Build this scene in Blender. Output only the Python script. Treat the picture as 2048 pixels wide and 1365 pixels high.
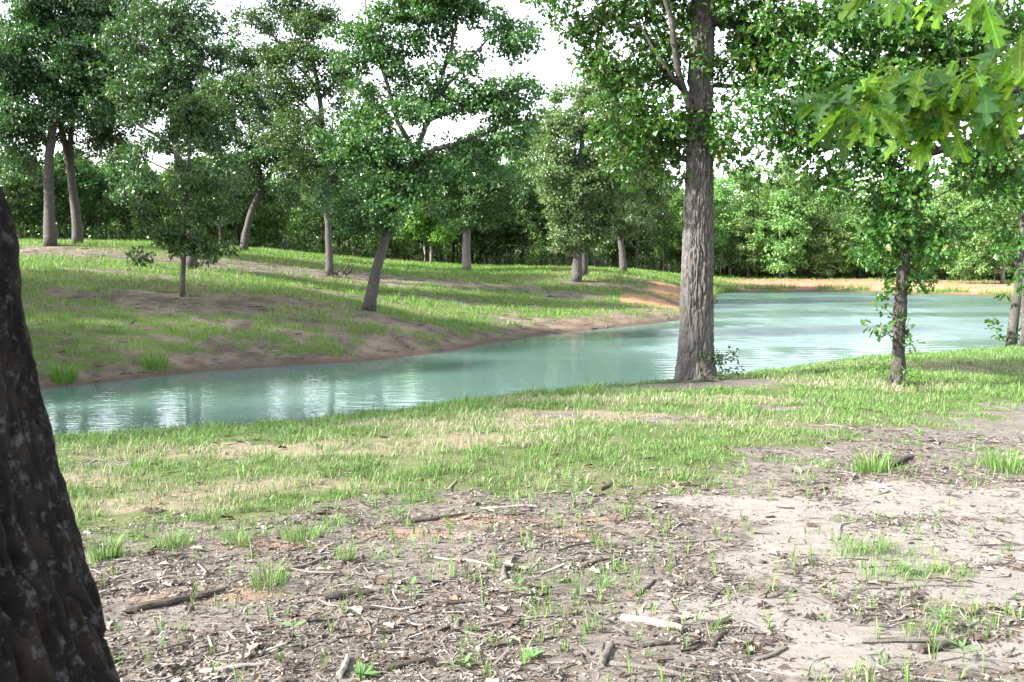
import bpy, math, random
import numpy as np
from mathutils import Vector

rng = np.random.default_rng(7)
random.seed(7)
sc = bpy.context.scene
for o in list(bpy.data.objects):
    bpy.data.objects.remove(o)

# ------------------------------------------------------------------ camera, sky, sun, exposure
F = 1991.0                     # focal length in pixels of the 2048 wide picture (35 mm lens)
HZ = 480.0                     # the horizon's row
PITCH = math.atan((682.5 - HZ) / F)
CAMZ = 1.65
cam_d = bpy.data.cameras.new('camera')
cam = bpy.data.objects.new('camera', cam_d)
sc.collection.objects.link(cam)
cam.location = (0, 0, CAMZ)
cam.rotation_euler = (math.radians(90) - PITCH, 0, 0)
cam_d.lens = 35.0
cam_d.sensor_width = 36.0
cam_d.clip_start = 0.05
cam_d.clip_end = 2000
cam_d.dof.use_dof = True
cam_d.dof.focus_distance = 7.5
cam_d.dof.aperture_fstop = 10.0
sc.camera = cam

SUN_EL = 33.0
SUN_DIR = Vector((-0.95, -0.30, 0)).normalized()      # horizontal direction towards the sun
world = bpy.data.worlds.new('World')
sc.world = world
world.use_nodes = True
wn = world.node_tree.nodes
wl = world.node_tree.links
bg = wn['Background']
sky = wn.new('ShaderNodeTexSky')
sky.sky_type = 'NISHITA'
sky.sun_disc = False
sky.sun_elevation = math.radians(SUN_EL)
sky.sun_rotation = math.atan2(SUN_DIR.x, SUN_DIR.y)
sky.air_density = 1.0
sky.dust_density = 1.0
sky.ozone_density = 1.0
hsv = wn.new('ShaderNodeHueSaturation')
hsv.inputs['Saturation'].default_value = 0.32          # a thin white overcast veil
wl.new(sky.outputs[0], hsv.inputs['Color'])
wl.new(hsv.outputs[0], bg.inputs[0])
bg.inputs[1].default_value = 0.12
sun_d = bpy.data.lights.new('sun', 'SUN')
sun_d.energy = 3.5
sun_d.angle = math.radians(3.0)
sun_d.color = (1.0, 0.96, 0.89)
sun = bpy.data.objects.new('sun', sun_d)
sc.collection.objects.link(sun)
to_sun = Vector((SUN_DIR.x * math.cos(math.radians(SUN_EL)), SUN_DIR.y * math.cos(math.radians(SUN_EL)), math.sin(math.radians(SUN_EL))))
sun.rotation_euler = to_sun.to_track_quat('Z', 'Y').to_euler()
sun.location = (-30, -10, 40)

sc.view_settings.view_transform = 'Standard'
sc.view_settings.look = 'None'
sc.view_settings.exposure = 2.5
sc.view_settings.gamma = 1.0
sc.view_settings.use_curve_mapping = False
sc.render.engine = 'CYCLES'
cy = sc.cycles
cy.use_denoising = True
cy.max_bounces = 6
cy.diffuse_bounces = 3
cy.glossy_bounces = 3
cy.transmission_bounces = 3
cy.caustics_reflective = False
cy.caustics_refractive = False
cy.sample_clamp_indirect = 4.0

# ------------------------------------------------------------------ small tools
WATER = -1.85
_ca, _sa = math.cos(PITCH), math.sin(PITCH)


def P(px, py, d):
    """world point seen at picture position (px, py), d metres ahead of the camera"""
    u, v = (px - 1024) / F, (682.5 - py) / F
    dx, dy, dz = u, _ca + v * _sa, -_sa + v * _ca
    t = d / dy
    return np.array([dx * t, d, CAMZ + dz * t])


def hash2(ix, iy, s=0):
    h = (ix.astype(np.int64) * 374761393 + iy.astype(np.int64) * 668265263 + s * 974634777) & 0xFFFFFFFF
    h = ((h ^ (h >> 13)) * 1274126177) & 0xFFFFFFFF
    return ((h ^ (h >> 16)) & 0xFFFFFF) / float(0xFFFFFF)


def vnoise(x, y, s=0):
    x = np.asarray(x, float); y = np.asarray(y, float)
    ix = np.floor(x); iy = np.floor(y)
    fx = x - ix; fy = y - iy
    fx = fx * fx * (3 - 2 * fx); fy = fy * fy * (3 - 2 * fy)
    a = hash2(ix, iy, s); b = hash2(ix + 1, iy, s); c = hash2(ix, iy + 1, s); d = hash2(ix + 1, iy + 1, s)
    return (a + (b - a) * fx) * (1 - fy) + (c + (d - c) * fx) * fy


def fbm(x, y, s=0, o=4):
    t = 0; a = 0.5; n = 0
    for k in range(o):
        t = t + a * vnoise(x * 2 ** k, y * 2 ** k, s + k * 17); n += a; a *= 0.5
    return t / n


def cell(x, y, s=0):
    """F1, F2 and the id of the nearest cell"""
    x = np.asarray(x, float); y = np.asarray(y, float)
    ix = np.floor(x); iy = np.floor(y)
    f1 = np.full(x.shape, 9.0); f2 = np.full(x.shape, 9.0); idn = np.zeros(x.shape)
    for a in (-1, 0, 1):
        for b in (-1, 0, 1):
            jx = ix + a; jy = iy + b
            d = np.hypot(jx + hash2(jx, jy, s) - x, jy + hash2(jx, jy, s + 5) - y)
            m = d < f1
            f2 = np.where(m, f1, np.minimum(f2, d)); idn = np.where(m, hash2(jx, jy, s + 9), idn); f1 = np.where(m, d, f1)
    return f1, f2, idn


def sstep(a, b, x):
    t = np.clip((x - a) / (b - a), 0, 1)
    return t * t * (3 - 2 * t)


def mesh_np(name, verts, faces, smooth=False):
    """faces: an (n,3) or (n,4) array, or a list of such arrays"""
    me = bpy.data.meshes.new(name)
    if not isinstance(faces, list):
        faces = [faces]
    faces = [np.asarray(f, np.int32) for f in faces if len(f)]
    verts = np.asarray(verts, np.float32)
    me.vertices.add(len(verts))
    me.vertices.foreach_set('co', verts.ravel())
    loops = np.concatenate([f.ravel() for f in faces])
    sizes = np.concatenate([np.full(len(f), f.shape[1], np.int32) for f in faces])
    starts = np.concatenate([[0], np.cumsum(sizes)[:-1]]).astype(np.int32)
    me.loops.add(len(loops))
    me.loops.foreach_set('vertex_index', loops)
    me.polygons.add(len(sizes))
    me.polygons.foreach_set('loop_start', starts)
    me.polygons.foreach_set('loop_total', sizes)
    me.polygons.foreach_set('use_smooth', np.full(len(sizes), smooth))
    me.update(calc_edges=True)
    return me


def attr(me, name, vals):
    a = me.attributes.new(name, 'FLOAT', 'POINT')
    a.data.foreach_set('value', np.asarray(vals, np.float32))


def link(name, me, mat=None, parent=None, label=None, cat=None, group=None, kind=None, loc=None):
    o = bpy.data.objects.new(name, me)
    sc.collection.objects.link(o)
    if mat is not None and me is not None and len(me.materials) == 0:
        me.materials.append(mat)
    if parent is not None:
        o.parent = parent
    if loc is not None:
        o.location = loc
    for k, v in (('label', label), ('category', cat), ('group', group), ('kind', kind)):
        if v:
            o[k] = v
    return o


class MB:
    """collects vertices and faces"""
    def __init__(self):
        self.v = []; self.t = []; self.q = []; self.n = 0

    def add(self, v, t=None, q=None):
        self.v.append(np.asarray(v, float))
        if t is not None and len(t): self.t.append(np.asarray(t) + self.n)
        if q is not None and len(q): self.q.append(np.asarray(q) + self.n)
        self.n += len(v)

    def tube(self, pts, rad, sides=6, cap=True, squash=1.0, twist=0.0, rough=0.0):
        pts = np.asarray(pts, float); rad = np.asarray(rad, float); n = len(pts)
        tan = np.gradient(pts, axis=0)
        tan /= np.linalg.norm(tan, axis=1)[:, None] + 1e-9
        ref = np.array([0, 0, 1.0]) if abs(tan[0][2]) < 0.8 else np.array([1.0, 0, 0])
        u = np.cross(tan, ref); u /= np.linalg.norm(u, axis=1)[:, None] + 1e-9
        w = np.cross(tan, u)
        a = np.linspace(0, 2 * np.pi, sides, endpoint=False) + twist
        rr = rad[:, None] * np.ones((1, sides))
        if rough:
            rr = rr * (1 + rough * (rng.random((n, sides)) - 0.5) * 2)
        v = pts[:, None, :] + rr[..., None] * (np.cos(a)[None, :, None] * u[:, None, :] + squash * np.sin(a)[None, :, None] * w[:, None, :])
        v = v.reshape(-1, 3)
        i = np.arange(n - 1)[:, None] * sides; j = np.arange(sides)[None, :]; k = (j + 1) % sides
        q = np.stack([i + j, i + k, i + sides + k, i + sides + j], -1).reshape(-1, 4)
        t = []
        if cap:
            v = np.vstack([v, pts[0], pts[-1]])
            c0, c1 = n * sides, n * sides + 1
            for s in range(sides):
                t.append((c0, (s + 1) % sides, s)); t.append((c1, (n - 1) * sides + s, (n - 1) * sides + (s + 1) % sides))
        self.add(v, t, q)

    def mesh(self, name, smooth=True):
        f = []
        if self.t: f.append(np.concatenate(self.t))
        if self.q: f.append(np.concatenate(self.q))
        return mesh_np(name, np.concatenate(self.v), f, smooth)


# ------------------------------------------------------------------ material tools
def nmat(name):
    m = bpy.data.materials.new(name)
    m.use_nodes = True
    nt = m.node_tree
    b = nt.nodes['Principled BSDF']
    return m, nt, b


def N(nt, typ, **kw):
    n = nt.nodes.new(typ)
    for k, v in kw.items():
        if k in n.inputs: n.inputs[k].default_value = v
        else: setattr(n, k, v)
    return n


def mixc(nt, fac, a, b, typ='MIX'):
    n = nt.nodes.new('ShaderNodeMix'); n.data_type = 'RGBA'; n.blend_type = typ
    for s, x in ((0, fac), (6, a), (7, b)):
        if isinstance(x, (int, float)): n.inputs[s].default_value = x
        elif isinstance(x, (tuple, list)): n.inputs[s].default_value = tuple(x) + (1,) * (4 - len(x))
        else: nt.links.new(x, n.inputs[s])
    return n.outputs[2]


def math_n(nt, op, a, b=0.0, c=None):
    n = nt.nodes.new('ShaderNodeMath'); n.operation = op
    for s, x in enumerate((a, b) if c is None else (a, b, c)):
        if isinstance(x, (int, float)): n.inputs[s].default_value = x
        else: nt.links.new(x, n.inputs[s])
    return n.outputs[0]


def ramp(nt, fac, lo, hi, a=0.0, b=1.0):
    n = nt.nodes.new('ShaderNodeMapRange'); n.interpolation_type = 'SMOOTHSTEP'
    n.inputs[1].default_value = lo; n.inputs[2].default_value = hi; n.inputs[3].default_value = a; n.inputs[4].default_value = b
    nt.links.new(fac, n.inputs[0])
    return n.outputs[0]


def noise(nt, scale, detail=4, rough=0.6, vec=None, stretch=None):
    n = nt.nodes.new('ShaderNodeTexNoise')
    n.inputs['Scale'].default_value = scale; n.inputs['Detail'].default_value = detail; n.inputs['Roughness'].default_value = rough
    if vec is None:
        vec = nt.nodes.new('ShaderNodeTexCoord').outputs['Object']
    if stretch:
        mp = nt.nodes.new('ShaderNodeMapping'); mp.inputs['Scale'].default_value = stretch
        nt.links.new(vec, mp.inputs[0]); vec = mp.outputs[0]
    nt.links.new(vec, n.inputs['Vector'])
    return n.outputs['Fac']


def attrn(nt, name):
    n = nt.nodes.new('ShaderNodeAttribute'); n.attribute_name = name
    return n.outputs['Fac']


def bump(nt, b, height, strength, dist=0.02):
    n = nt.nodes.new('ShaderNodeBump'); n.inputs['Strength'].default_value = strength; n.inputs['Distance'].default_value = dist
    nt.links.new(height, n.inputs['Height']); nt.links.new(n.outputs[0], b.inputs['Normal'])


def leaf_mat(name, c1, c2, c3=None, transl=0.35, rough=0.42, back=1.25, spec=0.4, veins=False):
    """each leaf its own tone between c1 and c2, a few c3; light passes through"""
    m, nt, b = nmat(name)
    geo = nt.nodes.new('ShaderNodeNewGeometry')
    oi = nt.nodes.new('ShaderNodeObjectInfo')
    isl = geo.outputs['Random Per Island']
    col = mixc(nt, isl, c1, c2)
    if c3:
        n = nt.nodes.new('ShaderNodeMath'); n.operation = 'FRACT'
        nt.links.new(math_n(nt, 'MULTIPLY', isl, 37.3), n.inputs[0])
        col = mixc(nt, ramp(nt, n.outputs[0], 0.90, 0.96), col, c3)
    if veins:                                              # a pale midrib and side veins along the leaf's own axes
        co = nt.nodes.new('ShaderNodeTexCoord').outputs['Object']
        sp = nt.nodes.new('ShaderNodeSeparateXYZ'); nt.links.new(co, sp.inputs[0])
        ay = math_n(nt, 'ABSOLUTE', sp.outputs[1])
        rib = ramp(nt, ay, 0.022, 0.008)
        ph = math_n(nt, 'SINE', math_n(nt, 'MULTIPLY', math_n(nt, 'SUBTRACT', sp.outputs[0], math_n(nt, 'MULTIPLY', ay, 0.9)), 46.0))
        vein = math_n(nt, 'MULTIPLY', ramp(nt, ph, 0.82, 0.97), 0.45)
        col = mixc(nt, math_n(nt, 'MULTIPLY', math_n(nt, 'MAXIMUM', rib, vein), 0.6), col, tuple(min(1, 1.9 * x_) for x_ in c2))
        col = mixc(nt, ramp(nt, noise(nt, 5, 4, 0.7, co), 0.45, 0.75, 0, 0.5), col, tuple(0.6 * x_ for x_ in c1))
    h = nt.nodes.new('ShaderNodeHueSaturation')
    nt.links.new(col, h.inputs['Color'])
    nt.links.new(math_n(nt, 'MULTIPLY_ADD', oi.outputs['Random'], 0.03, 0.485), h.inputs['Hue'])
    nt.links.new(math_n(nt, 'MULTIPLY_ADD', oi.outputs['Random'], 0.5, 0.75), h.inputs['Value'])
    col = h.outputs[0]
    nt.links.new(col, b.inputs['Base Color'])
    b.inputs['Roughness'].default_value = rough
    b.inputs['Specular IOR Level'].default_value = spec
    tr = nt.nodes.new('ShaderNodeBsdfTranslucent')
    nt.links.new(mixc(nt, 1.0, col, (back * 1.0, back * 1.05, back * 0.40), 'MULTIPLY'), tr.inputs[0])
    ms = nt.nodes.new('ShaderNodeMixShader'); ms.inputs[0].default_value = transl
    nt.links.new(b.outputs[0], ms.inputs[1]); nt.links.new(tr.outputs[0], ms.inputs[2])
    nt.links.new(ms.outputs[0], nt.nodes['Material Output'].inputs[0])
    return m


def bark_mat(name, c1, c2, lichen=(0.33, 0.33, 0.31), lich=0.4, scale=1.0, bumpy=0.9):
    m, nt, b = nmat(name)
    co = nt.nodes.new('ShaderNodeTexCoord').outputs['Object']
    big = noise(nt, 2.3 * scale, 5, 0.65, co)
    fine = noise(nt, 26 * scale, 6, 0.7, co, (1, 1, 0.28))
    col = mixc(nt, fine, c1, c2)
    col = mixc(nt, math_n(nt, 'MULTIPLY', ramp(nt, noise(nt, 9 * scale, 5, 0.7, co), 0.52, 0.68), lich), col, lichen)
    col = mixc(nt, ramp(nt, big, 0.35, 0.7, 0.0, 0.35), col, mixc(nt, 0.5, c1, (0.10, 0.075, 0.05)))
    nt.links.new(col, b.inputs['Base Color'])
    b.inputs['Roughness'].default_value = 0.9
    b.inputs['Specular IOR Level'].default_value = 0.2
    bump(nt, b, fine, bumpy, 0.03)
    return m


M = {}
M['bark'] = bark_mat('bark_oak', (0.034, 0.031, 0.029), (0.115, 0.106, 0.099), lich=0.3)
M['bark_pale'] = bark_mat('bark_pale', (0.09, 0.08, 0.072), (0.25, 0.23, 0.21))
M['bark_near'] = bark_mat('bark_near', (0.070, 0.065, 0.061), (0.195, 0.184, 0.175), lich=0.30, scale=1.8)
M['bark_slim'] = bark_mat('bark_slim', (0.036, 0.032, 0.029), (0.115, 0.103, 0.094), lich=0.2, scale=2.0)  # darker than the near bark: its foliage's shade put into the colour
M['bark_dark'] = bark_mat('bark_dark', (0.003, 0.0026, 0.0026), (0.011, 0.0095, 0.009), lichen=(0.13, 0.13, 0.14), lich=0.6, scale=4.5, bumpy=0.6)  # near black: shade on the side towards the camera put into the colour
M['leaf_oak'] = leaf_mat('leaf_oak', (0.025, 0.074, 0.018), (0.070, 0.145, 0.036), (0.14, 0.19, 0.07), spec=0.8, rough=0.34)
M['leaf_teal'] = leaf_mat('leaf_teal', (0.023, 0.068, 0.022), (0.060, 0.128, 0.040), spec=0.8, rough=0.34)
M['leaf_pale'] = leaf_mat('leaf_pale', (0.075, 0.145, 0.055), (0.175, 0.25, 0.105), spec=0.5)
M['leaf_bright'] = leaf_mat('leaf_bright', (0.075, 0.16, 0.035), (0.14, 0.24, 0.05), transl=0.42)
M['leaf_near'] = leaf_mat('leaf_near', (0.026, 0.090, 0.014), (0.070, 0.165, 0.026), (0.13, 0.15, 0.035), transl=0.38, spec=0.55, rough=0.36)
M['leaf_wood'] = leaf_mat('leaf_wood', (0.045, 0.115, 0.028), (0.105, 0.20, 0.050), (0.16, 0.19, 0.06))
M['leaf_wood_pale'] = leaf_mat('leaf_wood_pale', (0.092, 0.19, 0.055), (0.19, 0.305, 0.098))  # lighter leaf colour standing in for haze and sun on the far wood
M['leaf_narrow'] = leaf_mat('leaf_narrow', (0.042, 0.100, 0.034), (0.092, 0.168, 0.058))

# ------------------------------------------------------------------ the lie of the land
ctrl = []


def C(px, py, d): ctrl.append(tuple(P(px, py, d)))


def near_z(y): return -0.045 * max(0.0, y - 4)


brow_px = [(-320, 905), (-100, 893), (120, 880), (400, 862), (700, 838), (1000, 800), (1340, 766), (1600, 735), (1800, 716), (2048, 696), (2350, 678)]
brow = []
for (px, py) in brow_px:
    lo, hi = 3.0, 60.0
    for _ in range(60):
        mid = (lo + hi) / 2
        if P(px, py, mid)[2] > near_z(mid): lo = mid
        else: hi = mid
    brow.append(P(px, py, lo))
for x in (-22, -10, 0, 10, 24):
    for y in (-40, -15, -3, 3):
        ctrl.append((x, y, 0.0 + (0.02 * -x if y < 0 else 0)))
for x in (-3.5, 0, 3.5):
    ctrl.append((x, 6.5, near_z(6.5)))
for x, y in ((5, 10.5), (9, 14), (6, 8), (12, 12), (14, 18), (20, 20)):
    ctrl.append((x, y, near_z(y)))
for b in brow:
    ctrl.append(tuple(b))
    drop = b[2] - WATER
    nx, ny = -0.35, 0.94
    ctrl.append((b[0] + nx * 1.0, b[1] + ny * 1.0, b[2] - 0.22 * drop))
    ctrl.append((b[0] + nx * 3.4, b[1] + ny * 3.4, WATER))
    ctrl.append((b[0] + nx * 5.2, b[1] + ny * 5.2, WATER - 0.5))
shore = [(-260, 800), (95, 780), (400, 746), (730, 723), (900, 701), (1000, 684), (1180, 661), (1290, 648), (1368, 640)]
for (px, py) in shore:
    d = (CAMZ - WATER) * F / (py - HZ) * 1.0
    p = P(px, py, d); p[2] = WATER
    ctrl.append(tuple(p))
    ctrl.append((p[0] + 0.6, p[1] - 2.4, WATER - 0.7))
    ctrl.append((p[0] - 0.2, p[1] + 0.7, WATER + 0.22))
for (x, y) in ((8.6, 47), (10.2, 52), (12, 58), (14.0, 65.5), (18, 67.3), (23, 66.8), (27, 64.0), (31, 59.5), (35, 52), (37, 44), (35, 35), (30, 29)):
    ctrl.append((x, y, WATER))
for (x, y) in ((12, 47), (14, 54), (18, 62), (25, 60), (28, 50), (28, 38), (18, 34), (14, 42), (22, 46)):
    ctrl.append((x, y, WATER - 1.0))
for a in ((740, 615, 34.6), (365, 590, 33), (100, 560, 33), (120, 700, 25.5), (100, 491, 46), (155, 486, 50), (382, 536, 41), (487, 501, 56), (660, 551, 46),
          (932, 541, 59), (1153, 561, 53), (1245, 541, 67), (1340, 551, 68), (1365, 575, 57), (1300, 600, 49.5), (1200, 620, 45), (1000, 630, 40), (1000, 590, 47),
          (50, 485, 58), (300, 490, 60), (500, 499, 62), (700, 518, 66), (900, 531, 70), (1100, 543, 72), (1300, 549, 74), (550, 640, 31), (250, 650, 28.5), (850, 640, 36),
          (1450, 557, 77), (1700, 561, 76), (1900, 565, 72), (2048, 569, 68), (2250, 575, 66), (-200, 480, 58), (-150, 530, 40), (-200, 650, 28), (-350, 560, 30)):
    C(*a)
for x, y, z in ((-60, 100, 2.2), (0, 110, 0.2), (40, 110, -0.8), (80, 90, -0.8), (70, 40, -0.6), (60, 10, 0), (-70, 40, 2.2), (-60, 0, 1.0), (0, -100, 0), (-150, 150, 2.5), (150, 150, 0), (0, 250, 1),
                (-150, -50, 1), (150, -50, 0), (44, 52, -1.0), (42, 36, -0.9)):
    ctrl.append((x, y, z))
ctrl = np.array(ctrl)
S = 40.0


def _k(r2): return np.where(r2 > 1e-12, 0.5 * r2 * np.log(r2 + 1e-20), 0)


def _fit():
    xy = ctrl[:, :2] / S; n = len(xy)
    r2 = ((xy[:, None, :] - xy[None]) ** 2).sum(-1)
    A = np.zeros((n + 3, n + 3))
    A[:n, :n] = _k(r2) + np.eye(n) * 2e-5
    A[:n, n] = 1; A[:n, n + 1:] = xy; A[n, :n] = 1; A[n + 1:, :n] = xy.T
    return np.linalg.solve(A, np.concatenate([ctrl[:, 2], np.zeros(3)]))


_w = _fit()


def zt(x, y):
    x = np.atleast_1d(np.asarray(x, float)); y = np.atleast_1d(np.asarray(y, float)); shp = x.shape
    x = x.ravel(); y = y.ravel(); out = np.empty(len(x)); n = len(ctrl)
    for i in range(0, len(x), 20000):
        q = np.stack([x[i:i + 20000], y[i:i + 20000]], 1) / S
        r2 = ((q[:, None, :] - (ctrl[:, :2] / S)[None]) ** 2).sum(-1)
        out[i:i + 20000] = _k(r2) @ _w[:n] + _w[n] + q @ _w[n + 1:]
    out = np.clip(out, -4.0, 4.0)
    out += (fbm(x * 0.55, y * 0.55, 3, 3) - 0.5) * 0.10 * sstep(2, 8, np.hypot(x, y))
    return out.reshape(shp)


def z1(x, y): return float(zt([x], [y])[0])


_ts = np.concatenate([np.arange(2.5, 30, 0.02), np.arange(30, 130, 0.06)])


def at(px, py):
    """the ground point seen at a picture position"""
    a = P(px, py, 1.0); o = np.array([0, 0, CAMZ]); d = a - o
    pts = o + _ts[:, None] * d
    z = zt(pts[:, 0], pts[:, 1])
    i = np.argmax(pts[:, 2] < z)
    if pts[i, 2] >= z[i]: i = len(_ts) - 1
    return np.array([pts[i, 0], pts[i, 1], z[i]])


# ---- what grows and lies where (masks in metres on the ground)
gf = np.array([at(a, b)[:2] for a, b in [(-260, 1075), (130, 1052), (420, 1052), (700, 1012), (900, 990), (1200, 968), (1400, 948), (1560, 905), (1750, 858), (1900, 832), (2046, 810)]])
gf = np.vstack([[-14, 6.0], gf, [14, 10.5], [30, 18]])


def ell(x, y, lst):
    """soft union of ellipses: (picture x, picture y, half width m, half depth m)"""
    m = np.zeros_like(x)
    for (c, rx, ry) in lst:
        d = ((x - c[0]) / rx) ** 2 + ((y - c[1]) / ry) ** 2
        m = np.maximum(m, np.clip(1.6 - d, 0, 1.6) / 1.6)
    return m


def pxl(lst): return [(at(a, b), rx, ry) for a, b, rx, ry in lst]


E_dry = pxl([(1130, 832, .9, .35), (1370, 838, 1.5, .35), (600, 968, .8, .25), (760, 895, .8, .3), (1000, 880, 1.0, .3), (1700, 770, 1.6, .5), (1950, 735, 2.2, .7), (420, 980, .7, .22),
             (250, 905, .5, .25), (1230, 800, 1.5, .4), (900, 850, 1.2, .3), (300, 1010, .7, .18), (500, 900, .9, .25), (1500, 800, .8, .3), (180, 960, .5, .2)])
E_bare_near = pxl([(1130, 830, .5, .14), (1340, 838, .75, .16), (200, 925, .3, .1), (1395, 768, 1.1, .75), (1580, 815, .5, .18), (1700, 905, 1.2, .22), (1900, 870, 1.8, .3), (1880, 920, 1.4, .3), (1270, 777, .7, .3)])
E_sand = pxl([(1920, 1085, 1.2, .5), (1600, 1015, .8, .3), (1640, 1090, .5, .35), (1700, 1170, .5, .3), (1560, 1230, .5, .3), (1390, 1225, .45, .18), (1290, 1215, .2, .1), (1780, 1260, .6, .2), (2000, 1180, .6, .4),
              (1500, 1130, .25, .3), (1900, 985, 1.0, .25), (1600, 1320, .5, .16), (1980, 1300, .5, .2), (1420, 1000, .4, .15), (2060, 1010, .8, .5)])
E_clay = pxl([(970, 1045, .7, .16), (1120, 1065, .4, .14), (800, 1070, .4, .14), (560, 1090, .4, .12), (420, 1190, .4, .12), (1180, 1040, .4, .1)])
E_tuft = pxl([(210, 1105, .22, .12), (250, 1080, .2, .12), (340, 1085, .2, .12), (390, 1075, .12, .1), (470, 1080, .2, .12), (520, 1070, .25, .15), (600, 1065, .3, .18), (660, 1050, .2, .14), (165, 1075, .2, .12),
              (1740, 935, .35, .2), (1650, 935, .3, .15), (1580, 925, .3, .15), (1560, 950, .25, .12), (2010, 930, .35, .2), (1990, 905, .3, .2), (1690, 870, .4, .14), (1820, 890, .35, .12), (690, 1110, .08, .06),
              (540, 1190, .15, .08), (580, 1170, .1, .06), (1690, 1050, .12, .07), (1750, 1100, .35, .22), (1800, 1150, .4, .2), (1880, 1215, .25, .12), (1890, 1250, .25, .12), (1250, 1150, .25, .1), (760, 1115, .12, .07),
              (840, 1085, .15, .07), (1150, 1165, .2, .12), (1100, 1230, .25, .12), (1240, 1020, .2, .1), (1960, 1330, .15, .08), (1060, 1140, .15, .08)])
E_far_bare = pxl([(120, 503, 4, 1.7), (250, 513, 5, 1.9), (400, 527, 5, 2.0), (560, 537, 4.5, 1.8), (700, 555, 3.5, 1.8), (820, 560, 4, 1.5), (960, 572, 3.5, 1.2), (1200, 571, 3, 1.0), (1130, 590, 2.0, 1.0),
                  (1320, 568, 2, 1.2), (365, 605, 3.0, 1.3), (520, 600, 2.6, .9), (680, 590, 2.0, 1.0), (760, 640, 1.6, .8), (850, 655, 1.8, .6), (620, 650, 1.2, .4), (150, 590, 1.2, .5),
                  (480, 705, 1.2, .35), (1050, 640, 2, .6), (1150, 620, 1.5, .6), (300, 620, 1.5, .5), (900, 600, 2.0, .7), (180, 540, 1.2, .5)])
E_red = pxl([(1300, 605, 1.6, 2.6), (1350, 590, 1.5, 2.5), (1340, 575, 1.2, 1.6), (1640, 568, 8, 2.2), (1850, 572, 7, 2.6), (2048, 580, 6, 3.0), (1520, 566, 3.0, .8)])


def masks(x, y, z):
    x = np.asarray(x, float); y = np.asarray(y, float)
    near = (y < 26) & (z > WATER - 0.05) & ((y < 12) | (y < np.interp(x, [b[0] for b in brow], [b[1] for b in brow]) + 2.6))
    sd = y - np.interp(x, gf[:, 0], gf[:, 1])
    n1 = fbm(x * 0.9, y * 1.4, 11, 4); n2 = fbm(x * 3.2, y * 4.0, 23, 3)
    g = sstep(-0.75, 0.55, sd + (n1 - 0.5) * 1.2 + (n2 - 0.5) * 1.3) ** 1.2
    tuft = ell(x, y, E_tuft)
    bare = ell(x, y, E_bare_near)
    g = g * (1 - sstep(0.25, 0.75, bare + (n2 - 0.5) * 0.7))
    g0 = g
    g = np.maximum(g, 0.85 * sstep(0.25, 0.7, tuft + (n2 - 0.5) * 0.5))
    g = np.where(sd < 0.2, np.maximum(g, 0.05 * sstep(0.45, 0.7, n2)), g)
    dry = np.clip(sstep(0.12, 0.8, ell(x, y, E_dry) + (n1 - 0.5) * 0.6) + 0.25 * sstep(0.5, 0.75, n1), 0, 1)
    # the far side
    f1 = fbm(x * 0.28, y * 0.5, 41, 4); f2 = fbm(x * 1.1, y * 1.6, 57, 3)
    fb = ell(x, y, E_far_bare)
    shoreb = 1 - sstep(0.10, 0.55, z - WATER + (f2 - 0.5) * 0.7)
    f3 = fbm(x * 3.1, y * 4.2, 63, 3)
    gfar = sstep(0.43, 0.52, f1 * 0.28 + f2 * 0.32 + f3 * 0.40 + 0.055)
    gfar = gfar * (1 - 0.93 * sstep(0.28, 0.70, fb + (f2 - 0.5) * 1.3 + (f3 - 0.5) * 1.2)) * (1 - shoreb)
    red = sstep(0.15, 0.65, ell(x, y, E_red) + (f2 - 0.5) * 0.5)
    gfar = gfar * (1 - 0.85 * red)
    dam = sstep(62.5, 64.5, y) * sstep(13, 19, x)                     # bare orange earth of the dam
    gfar = gfar * (1 - 0.88 * dam)
    red = np.maximum(red, dam * (0.35 + 0.5 * f2))
    strip = (y > 58) & (x > 11) & (z < WATER + 0.20) & (z > WATER + 0.05)      # rushes along the far shore
    gfar = np.where(strip, np.maximum(gfar, sstep(0.40, 0.6, f2) * 0.9), gfar)
    G = np.where(near, g, gfar)
    masks.lawn = np.where(near, g0, gfar)
    sand = np.where(near, sstep(0.05, 0.95, ell(x, y, E_sand) + (n1 - 0.5) * 0.9 + (n2 - .5) * 1.1), 0.0)
    clay = np.where(near, 0.45 * sstep(0.3, 1.0, ell(x, y, E_clay) + (n2 - 0.5) * 1.0), np.maximum(red, 0.2 * shoreb * sstep(0.4, 0.6, f1)))
    D = np.where(near, dry, 0.5 * sstep(0.45, 0.7, f1))
    wet = 1 - sstep(0.02, 0.16, z - WATER)
    return G, D, sand, clay, wet, near


def axis(parts):
    out = []
    for a, b, s in parts:
        out.append(np.arange(a, b, s))
    return np.concatenate(out)


gx = np.concatenate([-np.geomspace(400, 9, 42), axis([(-9, -4.0, 0.2), (-4.0, 5.0, 0.07), (5.0, 16, 0.22)]), np.geomspace(16, 400, 46)])
gx = np.unique(np.round(np.concatenate([gx, np.arange(-32, -9, 0.5), np.arange(16, 40, 0.5)]), 3))
gy = np.concatenate([-np.geomspace(300, 2, 16), axis([(-1, 3.2, 0.25), (3.2, 8, 0.05), (8, 16, 0.12), (16, 80, 0.4)]), np.geomspace(80, 600, 26)])
X, Y = np.meshgrid(gx, gy)
Z = zt(X, Y)
Gm, Dm, Sm, Cm, Wm, nearm = masks(X.ravel(), Y.ravel(), Z.ravel())
lit = np.where(nearm, 1 - np.clip(Sm, 0, 1) * 0.7, 0.4).reshape(X.shape)
micro = (fbm(X * 9, Y * 9, 71, 4) - 0.5) * 0.035 * lit * sstep(20, 8, Y) + (fbm(X * 2.1, Y * 2.1, 77, 3) - 0.5) * 0.06
Zm = Z + micro
ny_, nx_ = X.shape
i = (np.arange(ny_ - 1)[:, None] * nx_ + np.arange(nx_ - 1)[None]).ravel()
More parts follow.
